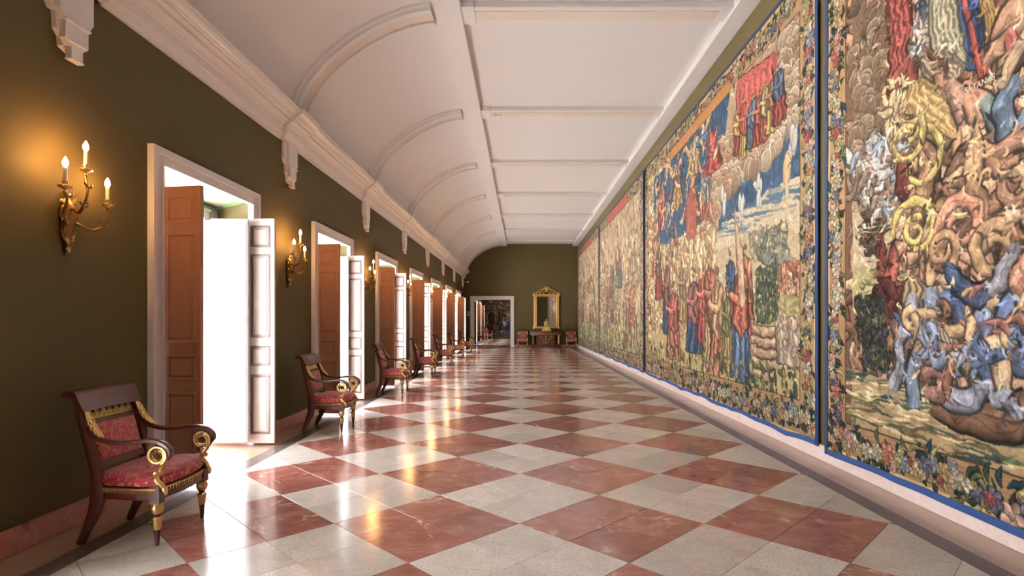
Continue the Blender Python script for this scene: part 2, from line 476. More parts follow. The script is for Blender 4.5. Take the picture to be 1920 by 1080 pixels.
# ------------------------------------------------------------------ floor
floor = structure(MB().box(-3.74, XR + .3, Y_REAR - .3, Y_FAR + .3, -.25, -.006).build('floor', M['grout']))
def clip(poly, xmin, xmax, ymin, ymax):
    def cut(P, ax, lim, keep_less):
        out = []
        for i in range(len(P)):
            a, b = P[i], P[(i+1) % len(P)]
            ia = (a[ax] <= lim) == keep_less or a[ax] == lim; ib = (b[ax] <= lim) == keep_less or b[ax] == lim
            if ia: out.append(a)
            if ia != ib:
                t = (lim - a[ax])/(b[ax]-a[ax]); out.append((a[0]+(b[0]-a[0])*t, a[1]+(b[1]-a[1])*t))
        return out
    for ax, lim, l in ((0, xmin, False), (0, xmax, True), (1, ymin, False), (1, ymax, True)):
        if len(poly) < 3: return []
        poly = cut(poly, ax, lim, l)
    return poly
def tile_mesh(mb, poly, ztop=0.0, gap=.0014, bev=.0012):
    cx = sum(p[0] for p in poly)/len(poly); cy = sum(p[1] for p in poly)/len(poly)
    def ins(d):
        out = []; n = len(poly)
        for i in range(n):
            p0, p1, p2 = Vector(poly[i-1]), Vector(poly[i]), Vector(poly[(i+1) % n])
            e1 = (p1-p0).normalized(); e2 = (p2-p1).normalized()
            n1 = Vector((-e1.y, e1.x)); n2 = Vector((-e2.y, e2.x)); b = (n1+n2)
            q = 1 + n1.dot(n2)
            out.append(p1 + b*(d/q) if q > .05 else p1)
        return out
    A, B, C_ = ins(gap), ins(gap), ins(gap+bev)
    mb.rings([[(p.x, p.y, -.008) for p in A], [(p.x, p.y, ztop - .0012) for p in B], [(p.x, p.y, ztop) for p in C_]])
s2 = TILE*math.sqrt(2)/2            # half diagonal of one tile
tiles = []
for i in range(-14, 15):
    for j in range(-16, 130):
        # tile corners on a lattice of half diagonals
        if (i + j) % 2: continue
        cx, cy = -.016 + i*s2, 3.92 + j*s2 + s2
        if cy < -3 or cy > Y_FAR or abs(cx) > 2.6 + s2: continue
        poly = [(cx, cy - s2), (cx + s2, cy), (cx, cy + s2), (cx - s2, cy)]
        if cy > Y_BACK + .2: lim = (-2.60, 3.0, Y_BACK + .3, Y_FAR)
        else: lim = (-2.60, 2.58, -3, Y_BACK + .3)
        # which checker square: rotate into checker axes
        u = ((cx + .016) + (cy - 3.92))/math.sqrt(2)/(2*TILE); v = (-(cx + .016) + (cy - 3.92))/math.sqrt(2)/(2*TILE)
        red = (math.floor(u) + math.floor(v)) % 2 == 1
        c = clip(poly, *lim)
        if len(c) >= 3:
            ar = abs(sum(c[k][0]*c[(k+1) % len(c)][1]-c[(k+1) % len(c)][0]*c[k][1] for k in range(len(c))))/2
            if ar > .0003: tiles.append((cy, cx, red, c, ar > TILE*TILE*.999))
tiles.sort(key=lambda t: t[0])
near = [t for t in tiles if t[0] > 2.6]
before = [t for t in tiles if t[0] <= 2.6]
single, rest = near[:300], near[300:] + before
full = {}
for (cy, cx, red, c, whole) in single:
    mt = M['redtile'] if red else M['creamtile']
    if whole:
        if red not in full:
            q = MB(); tile_mesh(q, [(0, -s2), (s2, 0), (0, s2), (-s2, 0)]); o = q.build('tile', mt, floor); full[red] = o.data
        else:
            o = bpy.data.objects.new('tile', full[red]); COL.objects.link(o); o.parent = floor
        o.location = (cx, cy, random.uniform(-.0004, .0004))
    else:
        q = MB(); tile_mesh(q, c, random.uniform(-.0003, .0003)); q.build('tile', mt, floor)
for red in (True, False):
    q = MB()
    for (cy, cx, rd, c, whole) in rest:
        if rd == red: tile_mesh(q, c)
    o = q.build('paving', M['redtile'] if red else M['creamtile'], floor); o['kind'] = 'stuff'
# straight grey strips and pink border slabs along both long walls
for (x0, x1, mt, L0) in ((-2.75, -2.60, 'greystrip', 1.8), (2.58, 2.73, 'greystrip', 1.8), (-3.08, -2.75, 'bandstone', 1.15), (2.73, 3.02, 'bandstone', 1.15)):
    y = -3.0; 
    while y < Y_BACK - .05:
        L = L0 + random.uniform(-.15, .2); y2 = min(y + L, Y_BACK)
        if Y_BACK - y2 < .3: y2 = Y_BACK
        q = MB(); tile_mesh(q, [(x0, y), (x1, y), (x1, y2), (x0, y2)], random.uniform(-.0003, .0003)); q.build('border_slab' if mt == 'bandstone' else 'border_strip', M[mt], floor)
        y = y2
for k in WIN_K:                       # stone floor of the window niches and the thresholds beyond
    c = WIN0 + PITCH*k
    if c < 1: continue
    q = MB()
    for (a0, a1) in ((-1.0, -.35), (-.35, .35), (.35, 1.0)):
        tile_mesh(q, [(-3.74, c + a0), (-3.08, c + a0), (-3.08, c + a1), (-3.74, c + a1)], 0)
    o = q.build('niche_paving', M['bandstone'], floor)
structure(MB().box(-60, -3.75, -30, 90, -.35, -.05).build('ground', M['ground']))  # outdoor ground, kept pale to bounce daylight up to the ceiling

# ------------------------------------------------------------------ windows with their shutters
def leaf(mb, w, h, t=.035):
    """stiles and rails of a door leaf in local axes: x along its width 0..w, y thickness, z up"""
    return mb.box(0, w, 0, t, .03, h)
PANELS = [(.13, .80), (.895, 1.12), (1.21, 2.15), (2.225, 2.47)]
def panelled_leaf(name, par, mat, pmat, mmat, w, loc, rz, side, h=2.55, inset=.045, knob=False):
    """a shutter leaf: solid core, framing rails proud of it, panels with mouldings. side -1: panels on the -y face"""
    core = MB(); t = .022
    core.box(0, w, -t/2, t/2, .03, h)
    for s in (-1, 1):
        y0, y1 = (t/2, t/2 + .008) if s > 0 else (-t/2 - .008, -t/2)
        core.box(0, inset, y0, y1, .03, h); core.box(w - inset, w, y0, y1, .03, h)
        zs = [.03] + [z for p in PANELS for z in p] + [h]
        for i in range(0, len(zs), 2):
            core.box(inset, w - inset, y0, y1, zs[i], zs[i+1])
    o = core.build(name, mat, par)
    o.location = loc; o.rotation_euler = (0, 0, rz)
    for (a, b) in PANELS:
        for s in (side,):
            y1 = s*(t/2 + .001); y2 = s*(t/2 + .013); mw = .026
            mo = MB()
            x0, x1 = inset, w - inset
            for (q0, q1, r0, r1) in ((x0, x1, a, a + mw), (x0, x1, b - mw, b), (x0, x0 + mw, a + mw, b - mw), (x1 - mw, x1, a + mw, b - mw)):
                mo.box(q0, q1, min(y1, y2), max(y1, y2), r0, r1)
            mo.build('moulding', mmat, o, bevel=.004, seg=1)
            pn = MB().box(x0 + mw + .012, x1 - mw - .012, min(0, s*(t/2 + .006)), max(0, s*(t/2 + .006)), a + mw + .012, b - mw - .012)
            pn.build('panel', pmat, o, bevel=.006, seg=1)
    if knob:
        MB().lathe([(.004, 0), (.004, .012), (.011, .016), (.013, .022), (.009, .03), (.001, .032)], (0, 0, 0), 8).build('knob', M['giltw'], o)
    return o

def make_window():
    """everything about y = 0; returns the root and its parts"""
    w = empty('window_1'); w['kind'] = 'structure'
    a = MB()                                     # architrave round the opening
    def arch(x0, x1, hw_i, hw_o, zt_i, zt_o):
        a.box(x0, x1, -hw_o, -hw_i, 0, zt_o).box(x0, x1, hw_i, hw_o, 0, zt_o).box(x0, x1, -hw_i, hw_i, zt_i, zt_o)
    arch(XL - .01, XL + .035, .80, .955, 2.72, 2.86)
    arch(XL + .03, XL + .055, .90, .955, 2.80, 2.86)
    arch(XL - .02, XL + .045, .795, .82, 2.715, 2.74)
    a.build('architrave', M['trim'], w, bevel=.004)
    n = MB().prism([(-3.07, -.80), (-3.07, .80), (-3.64, 1.19), (-3.64, -1.19)], 2.75, 2.765)
    n.build('niche_ceiling', M['cream'], w)
    g = MB()                                     # green painted edges of the niche ceiling
    def strip(p, q, wd=.035):
        p, q = Vector(p), Vector(q); d = (q-p).normalized(); nn = Vector((-d.y, d.x))*wd
        g.prism([tuple(p), tuple(q), tuple(q+nn), tuple(p+nn)], 2.735, 2.752)
    strip((-3.08, -.80), (-3.08, .80)); strip((-3.08, .80), (-3.64, 1.18)); strip((-3.64, 1.18), (-3.64, -1.18)); strip((-3.64, -1.18), (-3.08, -.80))
    g.build('green_edging', M['gline'], w)
    s = MB().prism([(-3.09, .79), (-3.09, .815), (-3.63, 1.185), (-3.63, 1.14)], 0, .11)
    s.prism([(-3.09, -.79), (-3.63, -1.14), (-3.63, -1.185), (-3.09, -.815)], 0, .11)
    s.build('niche_skirting', M['skirtl'], w)
    f = MB()                                     # outer frame of the opening
    f.box(-3.72, -3.60, -.93, -.83, 0, 2.66).box(-3.72, -3.60, .83, .93, 0, 2.66).box(-3.72, -3.60, -.83, .83, 2.57, 2.66)
    f.box(-3.62, -3.59, -.96, .96, 2.66, 2.69)
    f.build('window_frame', M['trim'], w, bevel=.006)
    # glazed casements folded back into the niche, one on each side
    for sgn, yy in ((1, .65), (-1, -.68)):
        c = MB(); x0, x1 = -3.56, -3.015
        c.box(x0, x0 + .05, -.02, .02, .07, 2.51).box(x1 - .05, x1, -.02, .02, .07, 2.51)
        c.box(x0 + .05, x1 - .05, -.02, .02, .07, .55).box(x0 + .05, x1 - .05, -.02, .02, 2.45, 2.51)
        for z in (1.18, 1.81): c.box(x0 + .05, x1 - .05, -.012, .012, z, z + .03)
        co = c.build('casement', M['trim'], w, bevel=.004); co.location = (0, yy, 0)
        for (z0, z1) in ((.55, 1.18), (1.21, 1.81), (1.84, 2.45)):
            MB().box(x0 + .05, x1 - .05, -.003, .003, z0, z1).build('pane', M['glass'], co)
        bl_ = MB().box(x0 + .02, x1 - .015, -.030 if sgn > 0 else .024, -.024 if sgn > 0 else .030, .10, 2.49).build('glare_sheet', M['glare_sheet'], co)  # white sheet added over the panes to look blown out by daylight
    # shutters: two leaves a side
    yR = .775
    panelled_leaf('shutter', w, M['shut'], M['shut'], M['moul'], .315, (-3.09, yR, 0), 0, -1)
    panelled_leaf('shutter', w, M['shut'], M['shut'], M['moul'], .40, (-3.495, yR, 0), 0, -1)
    kn = MB().ball((-3.075, yR - .03, 1.0), .012, n=8, m=5).lathe([(.004, 0), (.004, .02)], (-3.075, yR - .025, .99), 6)
    kn.build('shutter_knob', M['trim'], w, smooth=True)
    yL = -.765
    panelled_leaf('shutter', w, M['shutb'], M['shutb'], M['shutb'], .37, (-3.06, yL, 0), R(-9), -1, h=2.54)
    panelled_leaf('shutter', w, M['shutb'], M['shutb'], M['shutb'], .42, (-3.50, yL + .02, 0), R(-3), -1, h=2.53)
    h = MB()
    for z in (.35, 1.3, 2.3):
        h.lathe([(.008, z), (.008, z + .09)], (-3.085, yR - .02, 0), 6); h.lathe([(.008, z), (.008, z + .09)], (-3.07, yL - .018, 0), 6)
    h.build('hinge', M['moul'], w)
    return w
n0 = set(bpy.data.objects)
w0 = make_window()
tw = tree_of([o for o in bpy.data.objects if o not in n0])
for i, k in enumerate([0, 1, 2, 3, 4, 5, 6, -1, -2, 8, 9, 10]):
    o = w0 if i == 0 else copy_tree(w0, tw)
    o.name = 'window_%d' % (i + 1)
    o.location = (0, WIN0 + PITCH*k, 0)

# doorway to the next room
d = empty('door_1', (0, Y_BACK, 0)); d['kind'] = 'structure'
a = MB()
for (y0, y1, wi, wo) in ((-.045, .01, 0, .175), (-.07, -.04, .12, .175)):
    a.box(DX0 - wo, DX0 - wi + .02, y0, y1, 0, DZ + wo).box(DX1 + wi - .02, DX1 + wo, y0, y1, 0, DZ + wo).box(DX0 - wi + .02, DX1 + wi - .02, y0, y1, DZ + wi - .02, DZ + wo)
a.build('architrave', M['trim'], d, bevel=.006)
a = MB().box(DX0 - .005, DX0 + .02, .01, .31, 0, DZ).box(DX1 - .02, DX1 + .005, .01, .31, 0, DZ).box(DX0, DX1, .01, .31, DZ - .02, DZ + .005)
a.build('door_lining', M['trim'], d)

# ------------------------------------------------------------------ small fixed devices
o = empty('security_camera', (-2.93, Y_BACK - .10, 3.50)); tag(o, 'small white camera bracketed high in the corner above the doorway', 'camera')
MB().box(-.14, .02, -.012, .012, -.012, .012).box(-.012, .012, 0, .10, -.012, .012).build('arm', M['device'], o)
MB().lathe([(.001, -.05), (.03, -.048), (.045, -.02), (.045, .03), (.03, .05), (.001, .052)], (.05, 0, 0), 12).build('housing', M['device'], o, smooth=True)
o = empty('wall_sign', (-2.86, Y_BACK - .012, 1.80)); tag(o, 'small white and green plate on the back wall left of the doorway', 'sign')
MB().box(-.07, .07, -.01, .011, -.12, .12).build('plate', M['device'], o, bevel=.004)
MB().box(-.045, .045, -.014, -.009, -.03, .08).build('green_field', M['sign'], o)
for k, wd in ((2, 'second'), (4, 'fourth'), (6, 'sixth')):
    o = empty('smoke_detector', (-.52, PIER0 + .14 + PITCH*k, 5.474)); tag(o, 'small white round detector on the left end of the %s flat ceiling rib' % wd, 'detector')
    MB().lathe([(.001, 0), (.045, 0), (.045, -.012), (.03, -.03), (.012, -.034), (.001, -.035)], (0, 0, 0), 14).build('detector_body', M['device'], o, smooth=True)
    MB().box(.08, .13, -.02, .02, -.02, 0).build('mounting_clip', M['device'], o, bevel=.004)

# ================================================================== wall sconces
def make_sconce():
    """wall plane at x = 0, room towards +x, y down the gallery, z = 0 at the arm joint"""
    r = empty('wall_sconce')
    b = MB()
    spine = smoothpts([(.012, .0, -.23), (.022, .012, -.15), (.03, -.012, -.06), (.035, .008, .03), (.03, -.01, .11), (.018, .0, .17)], 5)
    b.sweep(spine, lerp_list([.006, .030, .044, .056, .044, .010], len(spine)), lerp_list([.006, .020, .030, .036, .026, .008], len(spine)), (0, 1, 0), 8)
    for s in (-1, 1):
        sc = [(0.03 + .01*math.sin(t), s*(.030 + .032*math.cos(t*1.0)*(1 - t/9)), .06 + .045*math.sin(t)*(1 - t/9)) for t in np.linspace(-1.5, 5.5, 16)]
        b.sweep(sc, .009, .009, (1, 0, 0), 6)
        sc = [(0.028, s*(.022 + .026*math.cos(t)*(1 - t/9)), -.085 + .038*math.sin(t)*(1 - t/9)) for t in np.linspace(-1.5, 5.5, 16)]
        b.sweep(sc, .008, .008, (1, 0, 0), 6)
    b.build('backplate', M['giltd'], r, smooth=True)
    lf = MB()
    for z, s, l in ((.12, 1, .06), (.09, -1, .065), (.0, 1, .05), (-.03, -1, .05), (-.14, 1, .035), (-.16, -1, .035), (.17, 1, .03), (-.22, -1, .02)):
        p = [(.03, 0, z), (.045, s*l*.5, z + .012), (.04, s*l, z + .035), (.03, s*l*1.15, z + .02)]
        q = smoothpts(p, 3); lf.sweep(q, lerp_list([.004, .016, .012, .002], len(q)), .004, (0, .3, 1), 6)
    lo_ = lf.build('leaf_ornament', M['gilt'], r, smooth=True); lo_['kind'] = 'stuff'
    for (dy, dx, zt) in ((-.20, .17, .185), (-.07, .20, .325), (.18, .16, .145)):
        # arm leaves the plate, dips and rises to the candle cup
        tip = Vector((dx, dy, zt))
        low = (-.035 if dy != -.07 else .06)
        P_ = smoothpts([(.03, 0, .0), (.07, dy*.30, low + .01), (dx*.62, dy*.62 + .012, low - .012), (dx*.95, dy*.97, low + .035), (dx + .012, dy, zt*.55), (dx - .006, dy + .006, zt - .05), tip - Vector((0, 0, .02))], 4)
        a = MB().sweep(P_, lerp_list([.013, .009, .011, .010, .008, .009, .007], len(P_)), lerp_list([.013, .010, .012, .009, .008, .009, .007], len(P_)), (0, 1, .2), 7)
        for q in (.45, .7):
            c_ = P_[int(q*len(P_))]
            for sg in (-1, 1):
                ql = smoothpts([c_, c_ + Vector((.012, sg*.022, .008)), c_ + Vector((.006, sg*.034, .026)), c_ + Vector((0, sg*.026, .034))], 3)
                a.sweep(ql, lerp_list([.006, .009, .007, .002], len(ql)), .003, (0, 0, 1), 5)
        ar = a.build('arm', M['giltd'], r, smooth=True)
        cup = MB().lathe([(.004, -.045), (.010, -.04), (.007, -.03), (.012, -.022), (.034, -.010), (.040, .000), (.032, .003), (.014, .0), (.012, .008), (.018, .018), (.019, .03), (.014, .032)], tuple(tip), 12)
        for q in range(5):
            an = 2*math.pi*q/5
            c0 = tip + Vector((math.cos(an)*.036, math.sin(an)*.036, -.004))
            cup.ball(tuple(c0), .010, .010, .006, 6, 4)
        cup.build('drip_pan', M['gilt'], ar, smooth=True)
        ca = MB().lathe([(.0115, .02), (.0115, .115), (.008, .118)], tuple(tip), 12).build('candle', M['candle'], r, smooth=True)
        MB().lathe([(.003, .118), (.011, .124), (.0165, .138), (.0165, .150), (.012, .166), (.005, .180), (.001, .186)], tuple(tip), 12).build('bulb', M['bulb'], ca, smooth=True)
    return r
n0 = set(bpy.data.objects)
sc0 = make_sconce()
ts = tree_of([o for o in bpy.data.objects if o not in n0])
ORD = ['nearest', 'second', 'third', 'fourth', 'fifth', 'sixth', 'seventh']
SL = ['lit three-candle gilt wall sconce nearest the camera, left of the first window',
      'lit three-candle gilt wall sconce between the first and second windows',
      'lit three-candle gilt wall sconce between the second and third windows',
      'lit three-candle gilt wall sconce between the third and fourth windows',
      'lit three-candle gilt wall sconce between the fourth and fifth windows',
      'lit three-candle gilt wall sconce between the fifth and sixth windows',
      'lit three-candle gilt wall sconce between the sixth and seventh windows']
for k in range(7):
    o = sc0 if k == 0 else copy_tree(sc0, ts)
    o.location = (XL, PIER0 + PITCH*k, 2.075)
    tag(o, SL[k], 'sconce', 'gilt candle sconces on the window wall')

for y, lb in ((PIER0 + PITCH*9, 'lit gilt wall sconce in the far room, first past the doorway'), (PIER0 + PITCH*10, 'lit gilt wall sconce deeper in the far room, by its end tapestry')):
    o = copy_tree(sc0, ts); o.location = (XL, y, 2.075); tag(o, lb, 'sconce')

# ================================================================== armchairs
def seat_outline(ins=0.0, n=7, front=.285):
    """plan of the seat, front to +x, slightly bowed"""
    pts = []
    xb, hb = -.165 + ins, .225 - ins
    xf, hf = .235, .275 - ins
    pts.append((xb, -hb)); pts.append((xf - .12, -hf))
    for i in range(n + 1):
        t = -1 + 2*i/n
        pts.append((xf - ins + (front - xf)*(1 - t*t)*1.0, hf*t*(1 - .0)))
    pts.append((xf - .12, hf)); pts.append((xb, hb))
    return pts
def make_chair():
    r = empty('armchair')
    mg = M['mahog']; gl = M['gilt']
    # seat rail
    sr = MB().prism(seat_outline(), .285, .365).build('seat_rail', mg, r, bevel=.006)
    fr = MB(); ol = seat_outline(-.004, 24)
    P_ = [Vector((a, b, .352)) for a, b in ol]
    seg = []
    for i in range(len(P_) - 1):
        L = (P_[i+1] - P_[i]).length; n = max(1, int(L/.014))
        for k in range(n): seg.append(P_[i].lerp(P_[i+1], (k + .5)/n))
    for p in seg: fr.lathe([(.0055, 0), (.005, -.006), (.001, -.026)], (p.x, p.y, .350), 5)
    for z, rd in ((.354, .005),):
        fr.sweep([Vector((p.x, p.y, z)) for p in P_], rd, rd, (0, 0, 1), 6)
    o = fr.build('gilt_fringe', gl, sr); o['kind'] = 'stuff'
    # cushion: boxed side and domed top
    def ring(ins, z): return [(a, b, z) for a, b in seat_outline(ins, 12, .285 - max(0, ins)*.3)]
    c = MB().rings([ring(.015, .365), ring(.004, .372), ring(.0, .40), ring(.004, .418)]); c.build('seat_band', M['braid'], r, smooth=True)
    c = MB().rings([ring(.004, .418), ring(.002, .430), ring(.014, .446), ring(.05, .462), ring(.10, .472), ring(.17, .477), ring(.215, .478)])
    c.build('seat_cushion', M['fabric'], r, smooth=True)
    # rear legs run on upward as back posts, a sabre curve
    for s in (-1, 1):
        P_ = smoothpts([(-.265, s*.225, 0), (-.225, s*.225, .09), (-.175, s*.225, .20), (-.150, s*.226, .32), (-.160, s*.228, .45), (-.195, s*.232, .60), (-.235, s*.238, .76), (-.262, s*.244, .86)], 4)
        MB().sweep(P_, lerp_list([.017, .018, .022, .026, .022, .021, .021, .021], len(P_)), lerp_list([.022, .026, .036, .045, .034, .028, .026, .024], len(P_)), (0, 1, 0), 8, .45).build('rear_leg', mg, r, smooth=True)
    # front legs: square block, then turned and tapered
    for s in (-1, 1):
        l = MB().box(.200, .262, s*.247 - .03, s*.247 + .03, .265, .372)
        l.lathe([(.0105, .0), (.012, .01), (.019, .10), (.0175, .112), (.014, .175), (.020, .19), (.020, .268)], (.232, s*.247, 0), 14)
        lo = l.build('front_leg', mg, r, smooth=True)
        g = MB().lathe([(.019, .100), (.023, .106), (.024, .125), (.029, .165), (.030, .172), (.026, .178), (.022, .182)], (.232, s*.247, 0), 14)
        g.lathe([(.021, .200), (.030, .204), (.033, .218), (.036, .222), (.038, .236), (.033, .250), (.031, .256), (.034, .262), (.030, .268)], (.232, s*.247, 0), 14)
        g.build('gilt_collar', gl, lo, smooth=True)
    # crest rail, rolled over at the back
    cr = MB()
    prof = [(-.225, .835), (-.205, .835), (-.240, .90), (-.252, .935), (-.268, .955), (-.300, .966), (-.335, .957), (-.345, .938), (-.330, .928), (-.300, .930), (-.283, .915), (-.268, .88), (-.250, .835)]
    rr = []
    for i in range(9):
        t = -1 + i/4; dx = -.030*(1 - t*t) + .0
        sc_ = 1.0
        rr.append([(x + dx, t*.272, z) for x, z in prof])
    cr.rings(rr); cr.build('crest_rail', mg, r, smooth=True)
    # back frame rails and the gilt arcaded band
    def back_x(z): return float(np.interp(z, [.45, .60, .76, .86], [-.160, -.195, -.235, -.262]))
    bf = MB()
    for (z0, z1) in ((.47, .515), (.745, .775)):
        if z0 > .6: bf.build('back_rail', mg, r); bf = MB()
        x0, x1 = back_x(z0), back_x(z1)
        bf.add([(x0-.018, -.222, z0), (x0+.016, -.222, z0), (x0+.016, .222, z0), (x0-.018, .222, z0), (x1-.018, -.222, z1), (x1+.016, -.222, z1), (x1+.016, .222, z1), (x1-.018, .222, z1)],
               [(0,3,2,1),(4,5,6,7),(0,1,5,4),(1,2,6,5),(2,3,7,6),(3,0,4,7)])
    bf.build('back_rail', mg, r); bf = MB()
    z0, z1 = .775, .845; x0, x1 = back_x(z0), back_x(z1)
    bf.add([(x0-.018, -.222, z0), (x0-.004, -.222, z0), (x0-.004, .222, z0), (x0-.018, .222, z0), (x1-.018, -.222, z1), (x1-.004, -.222, z1), (x1-.004, .222, z1), (x1-.018, .222, z1)],
               [(0,3,2,1),(4,5,6,7),(0,1,5,4),(1,2,6,5),(2,3,7,6),(3,0,4,7)])
    bf.build('back_tablet', mg, r)
    gb = MB(); n = 7; w = .41/n
    def bp(y, z): return (back_x(z) + .006, y, z)
    gb.sweep([bp(-.205, .781), bp(.205, .781)], .006, .004, (0, 0, 1), 6, .5).sweep([bp(-.205, .836), bp(.205, .836)], .004, .004, (0, 0, 1), 6, .5)
    for i in range(n):
        yc = -.205 + w*(i + .5)
        gb.sweep([bp(yc - w*.5, .781), bp(yc - w*.36, .806), bp(yc, .834), bp(yc + w*.36, .806), bp(yc + w*.5, .781)], .0045, .004, (0, 0, 1), 5)
        gb.sweep([bp(yc - w*.2, .785), bp(yc - w*.16, .800), bp(yc, .814), bp(yc + w*.16, .800), bp(yc + w*.2, .785)], .0035, .004, (0, 0, 1), 5)
        gb.ball(bp(yc, .796), .006, .006, .010, 6, 4)
    gb.build('gilt_band', gl, r, smooth=True)
    # upholstered back
    bc = MB(); rr = []
    for k, (ins, off) in enumerate(((.0, -.006), (.0, .014), (.012, .026), (.05, .034), (.10, .037))):
        ring_ = []
        for (y, z) in ((-1, -1), (-.5, -1), (0, -1), (.5, -1), (1, -1), (1, -.5), (1, 0), (1, .5), (1, 1), (.5, 1), (0, 1), (-.5, 1), (-1, 1), (-1, .5), (-1, 0), (-1, -.5)):
            yy = y*(.196 - ins); zz = .63 + z*(.118 - min(ins, .1)*.8)
            ring_.append((back_x(zz) + off, yy, zz))
        rr.append(ring_)
    bc.rings(rr).build('back_cushion', M['fabric'], r, smooth=True)
    for s in (-1, 1):
        y = s*.247
        # arm: out of the back post, dipping, forward, then scrolling over and down
        P_ = [(-.222, y*.95, .745), (-.19, y*.97, .70), (-.13, y, .662), (-.05, y, .642), (.04, y, .640), (.13, y, .650), (.20, y, .652), (.26, y, .640), (.305, y, .608), (.318, y, .570), (.300, y, .535)]
        P_ = smoothpts(P_, 4)
        ar = MB().sweep(P_, lerp_list([.016, .019, .020, .021, .021, .022, .023, .024, .024, .022, .014], len(P_)), lerp_list([.018, .017, .014, .014, .013, .013, .013, .013, .012, .010, .004], len(P_)), (0, 1, 0), 8, .5).build('arm', mg, r, smooth=True)
        lf = MB()                                  # gilt palmette where arm meets post
        Q = smoothpts([(-.243, y*.94, .835), (-.222, y*.95, .80), (-.196, y*.96, .745), (-.160, y*.98, .700), (-.115, y, .665)], 5)
        Q = [q + Vector((.016, 0, .004)) for q in Q]
        lf.sweep(Q, lerp_list([.004, .010, .012, .011, .004], len(Q)), lerp_list([.003, .008, .010, .008, .003], len(Q)), (0, 1, 0), 8)
        for k_, t_ in enumerate((.04, .18, .32, .46, .60, .74)):
            c_ = Q[int(t_*(len(Q)-1))]; d_ = (Q[min(len(Q)-1, int(t_*(len(Q)-1))+3)] - c_).normalized(); wd = (.016, .023, .027, .027, .023, .016)[k_]
            for sg in (-1, 1):
                q = smoothpts([c_, c_ + d_*.014 + Vector((.002, sg*wd*.75, 0)), c_ + d_*.036 + Vector((.0, sg*wd, 0)), c_ + d_*.054 + Vector((-.004, sg*wd*.72, 0))], 3)
                lf.sweep(q, lerp_list([.004, .008, .009, .005], len(q)), lerp_list([.005, .007, .006, .004], len(q)), (0, 1, 0), 6)
        lf.build('gilt_leaf', gl, ar, smooth=True)
        # gilded serpent: coil inside the arm scroll, then twisting down to the leg block
        cx, cz, RR = .238, .560, .056
        coil = []
        for t_ in np.linspace(0, 1, 44):
            a_ = R(-60) + t_*R(560); rad = RR*(1 - .62*max(0, (t_ - .42)/.58))
            off = .004*s - s*.012*t_
            coil.append((cx + rad*math.cos(a_), y + off, cz + rad*math.sin(a_)))
        coil = coil[::-1]
        body = coil + [(cx + .030, y - s*.006, cz - .062), (cx + .006, y - s*.014, cz - .095), (cx - .010, y - s*.002, cz - .125), (cx + .000, y + s*.012, cz - .152), (cx + .024, y + s*.008, cz - .178), (cx + .040, y, cz - .205)]
        body = coil[::2] + smoothpts(body[-7:], 4)
        nb = len(body)
        mb = MB().sweep(body, lerp_list([.008, .013, .016, .018, .019, .019, .019, .018, .017, .016], nb), lerp_list([.008, .012, .014, .015, .015, .015, .016, .016, .015, .013], nb), (0, 1, 0), 8)
        hd = Vector(body[-1])
        Q = [hd + Vector((-.004, 0, .012)), hd + Vector((.003, 0, -.004)), hd + Vector((.007, 0, -.020)), hd + Vector((.010, 0, -.040))]
        mb.sweep(Q, [.014, .022, .018, .007], [.012, .015, .012, .005], (0, 1, 0), 8)
        tl = smoothpts([(cx + .022, y - s*.004, cz - .11), (cx + .0, y + s*.020, cz - .108), (cx - .030, y + s*.012, cz - .112), (cx - .060, y - s*.004, cz - .128), (cx - .062, y - s*.012, cz - .152), (cx - .034, y - s*.004, cz - .166), (cx - .006, y + s*.012, cz - .170), (cx + .004, y + s*.016, cz - .190), (cx - .006, y + s*.014, cz - .212), (cx + .004, y + s*.014, cz - .226)], 4)
        mb.sweep(tl, lerp_list([.017, .017, .016, .015, .014, .012, .010, .008, .006, .003], len(tl)), lerp_list([.017, .017, .016, .015, .014, .012, .010, .008, .006, .003], len(tl)), (0, 1, 0), 7)
        mb.build('gilt_serpent', gl, r, smooth=True)
        ro = MB()                                   # rosette in the eye of the coil
        for q in range(7):
            a_ = 2*math.pi*q/7
            ro.ball((cx + .020*math.cos(a_), y - s*.004, cz + .020*math.sin(a_)), .011, .016, .011, 7, 4)
        ro.ball((cx, y - s*.004, cz), .011, .020, .011, 8, 5)
        ro.build('rosette', M['giltd'], r, smooth=True)
    return r
n0 = set(bpy.data.objects)
ch0 = make_chair()
tc = tree_of([o for o in bpy.data.objects if o not in n0])
CL = ['crimson and gilt mahogany armchair nearest the camera, left of the first window',
      'mahogany armchair with gilt serpents, between the first and second windows',
      'crimson armchair with gilt scrolls, between the second and third windows',
      'crimson armchair with gilt scrolls, between the third and fourth windows',
      'crimson armchair with gilt scrolls, between the fourth and fifth windows',
      'crimson armchair with gilt scrolls, between the fifth and sixth windows',
      'farthest crimson armchair of the window row, beside the seventh window']
for k in range(7):
    o = ch0 if k == 0 else copy_tree(ch0, tc)
    o.location = (-2.505, PIER0 - .02 + PITCH*k, 0)
    tag(o, CL[k], 'armchair', 'mahogany armchairs along the window wall')
for (x, y, rz, lb) in ((.06, Y_BACK - .42, -90, 'red armchair against the back wall, left of the console table'),
                       (2.64, Y_BACK - .42, -90, 'red armchair in the far right corner, right of the console table'),
                       (-2.42, 39.9, -38, 'armchair standing free in the room beyond the doorway'),
                       (-2.62, 36.6, 0, 'dark red armchair just inside the far room, at the left edge of the doorway')):
    o = copy_tree(ch0, tc); o.location = (x, y, 0); o.rotation_euler = (0, 0, R(rz)); tag(o, lb, 'armchair')

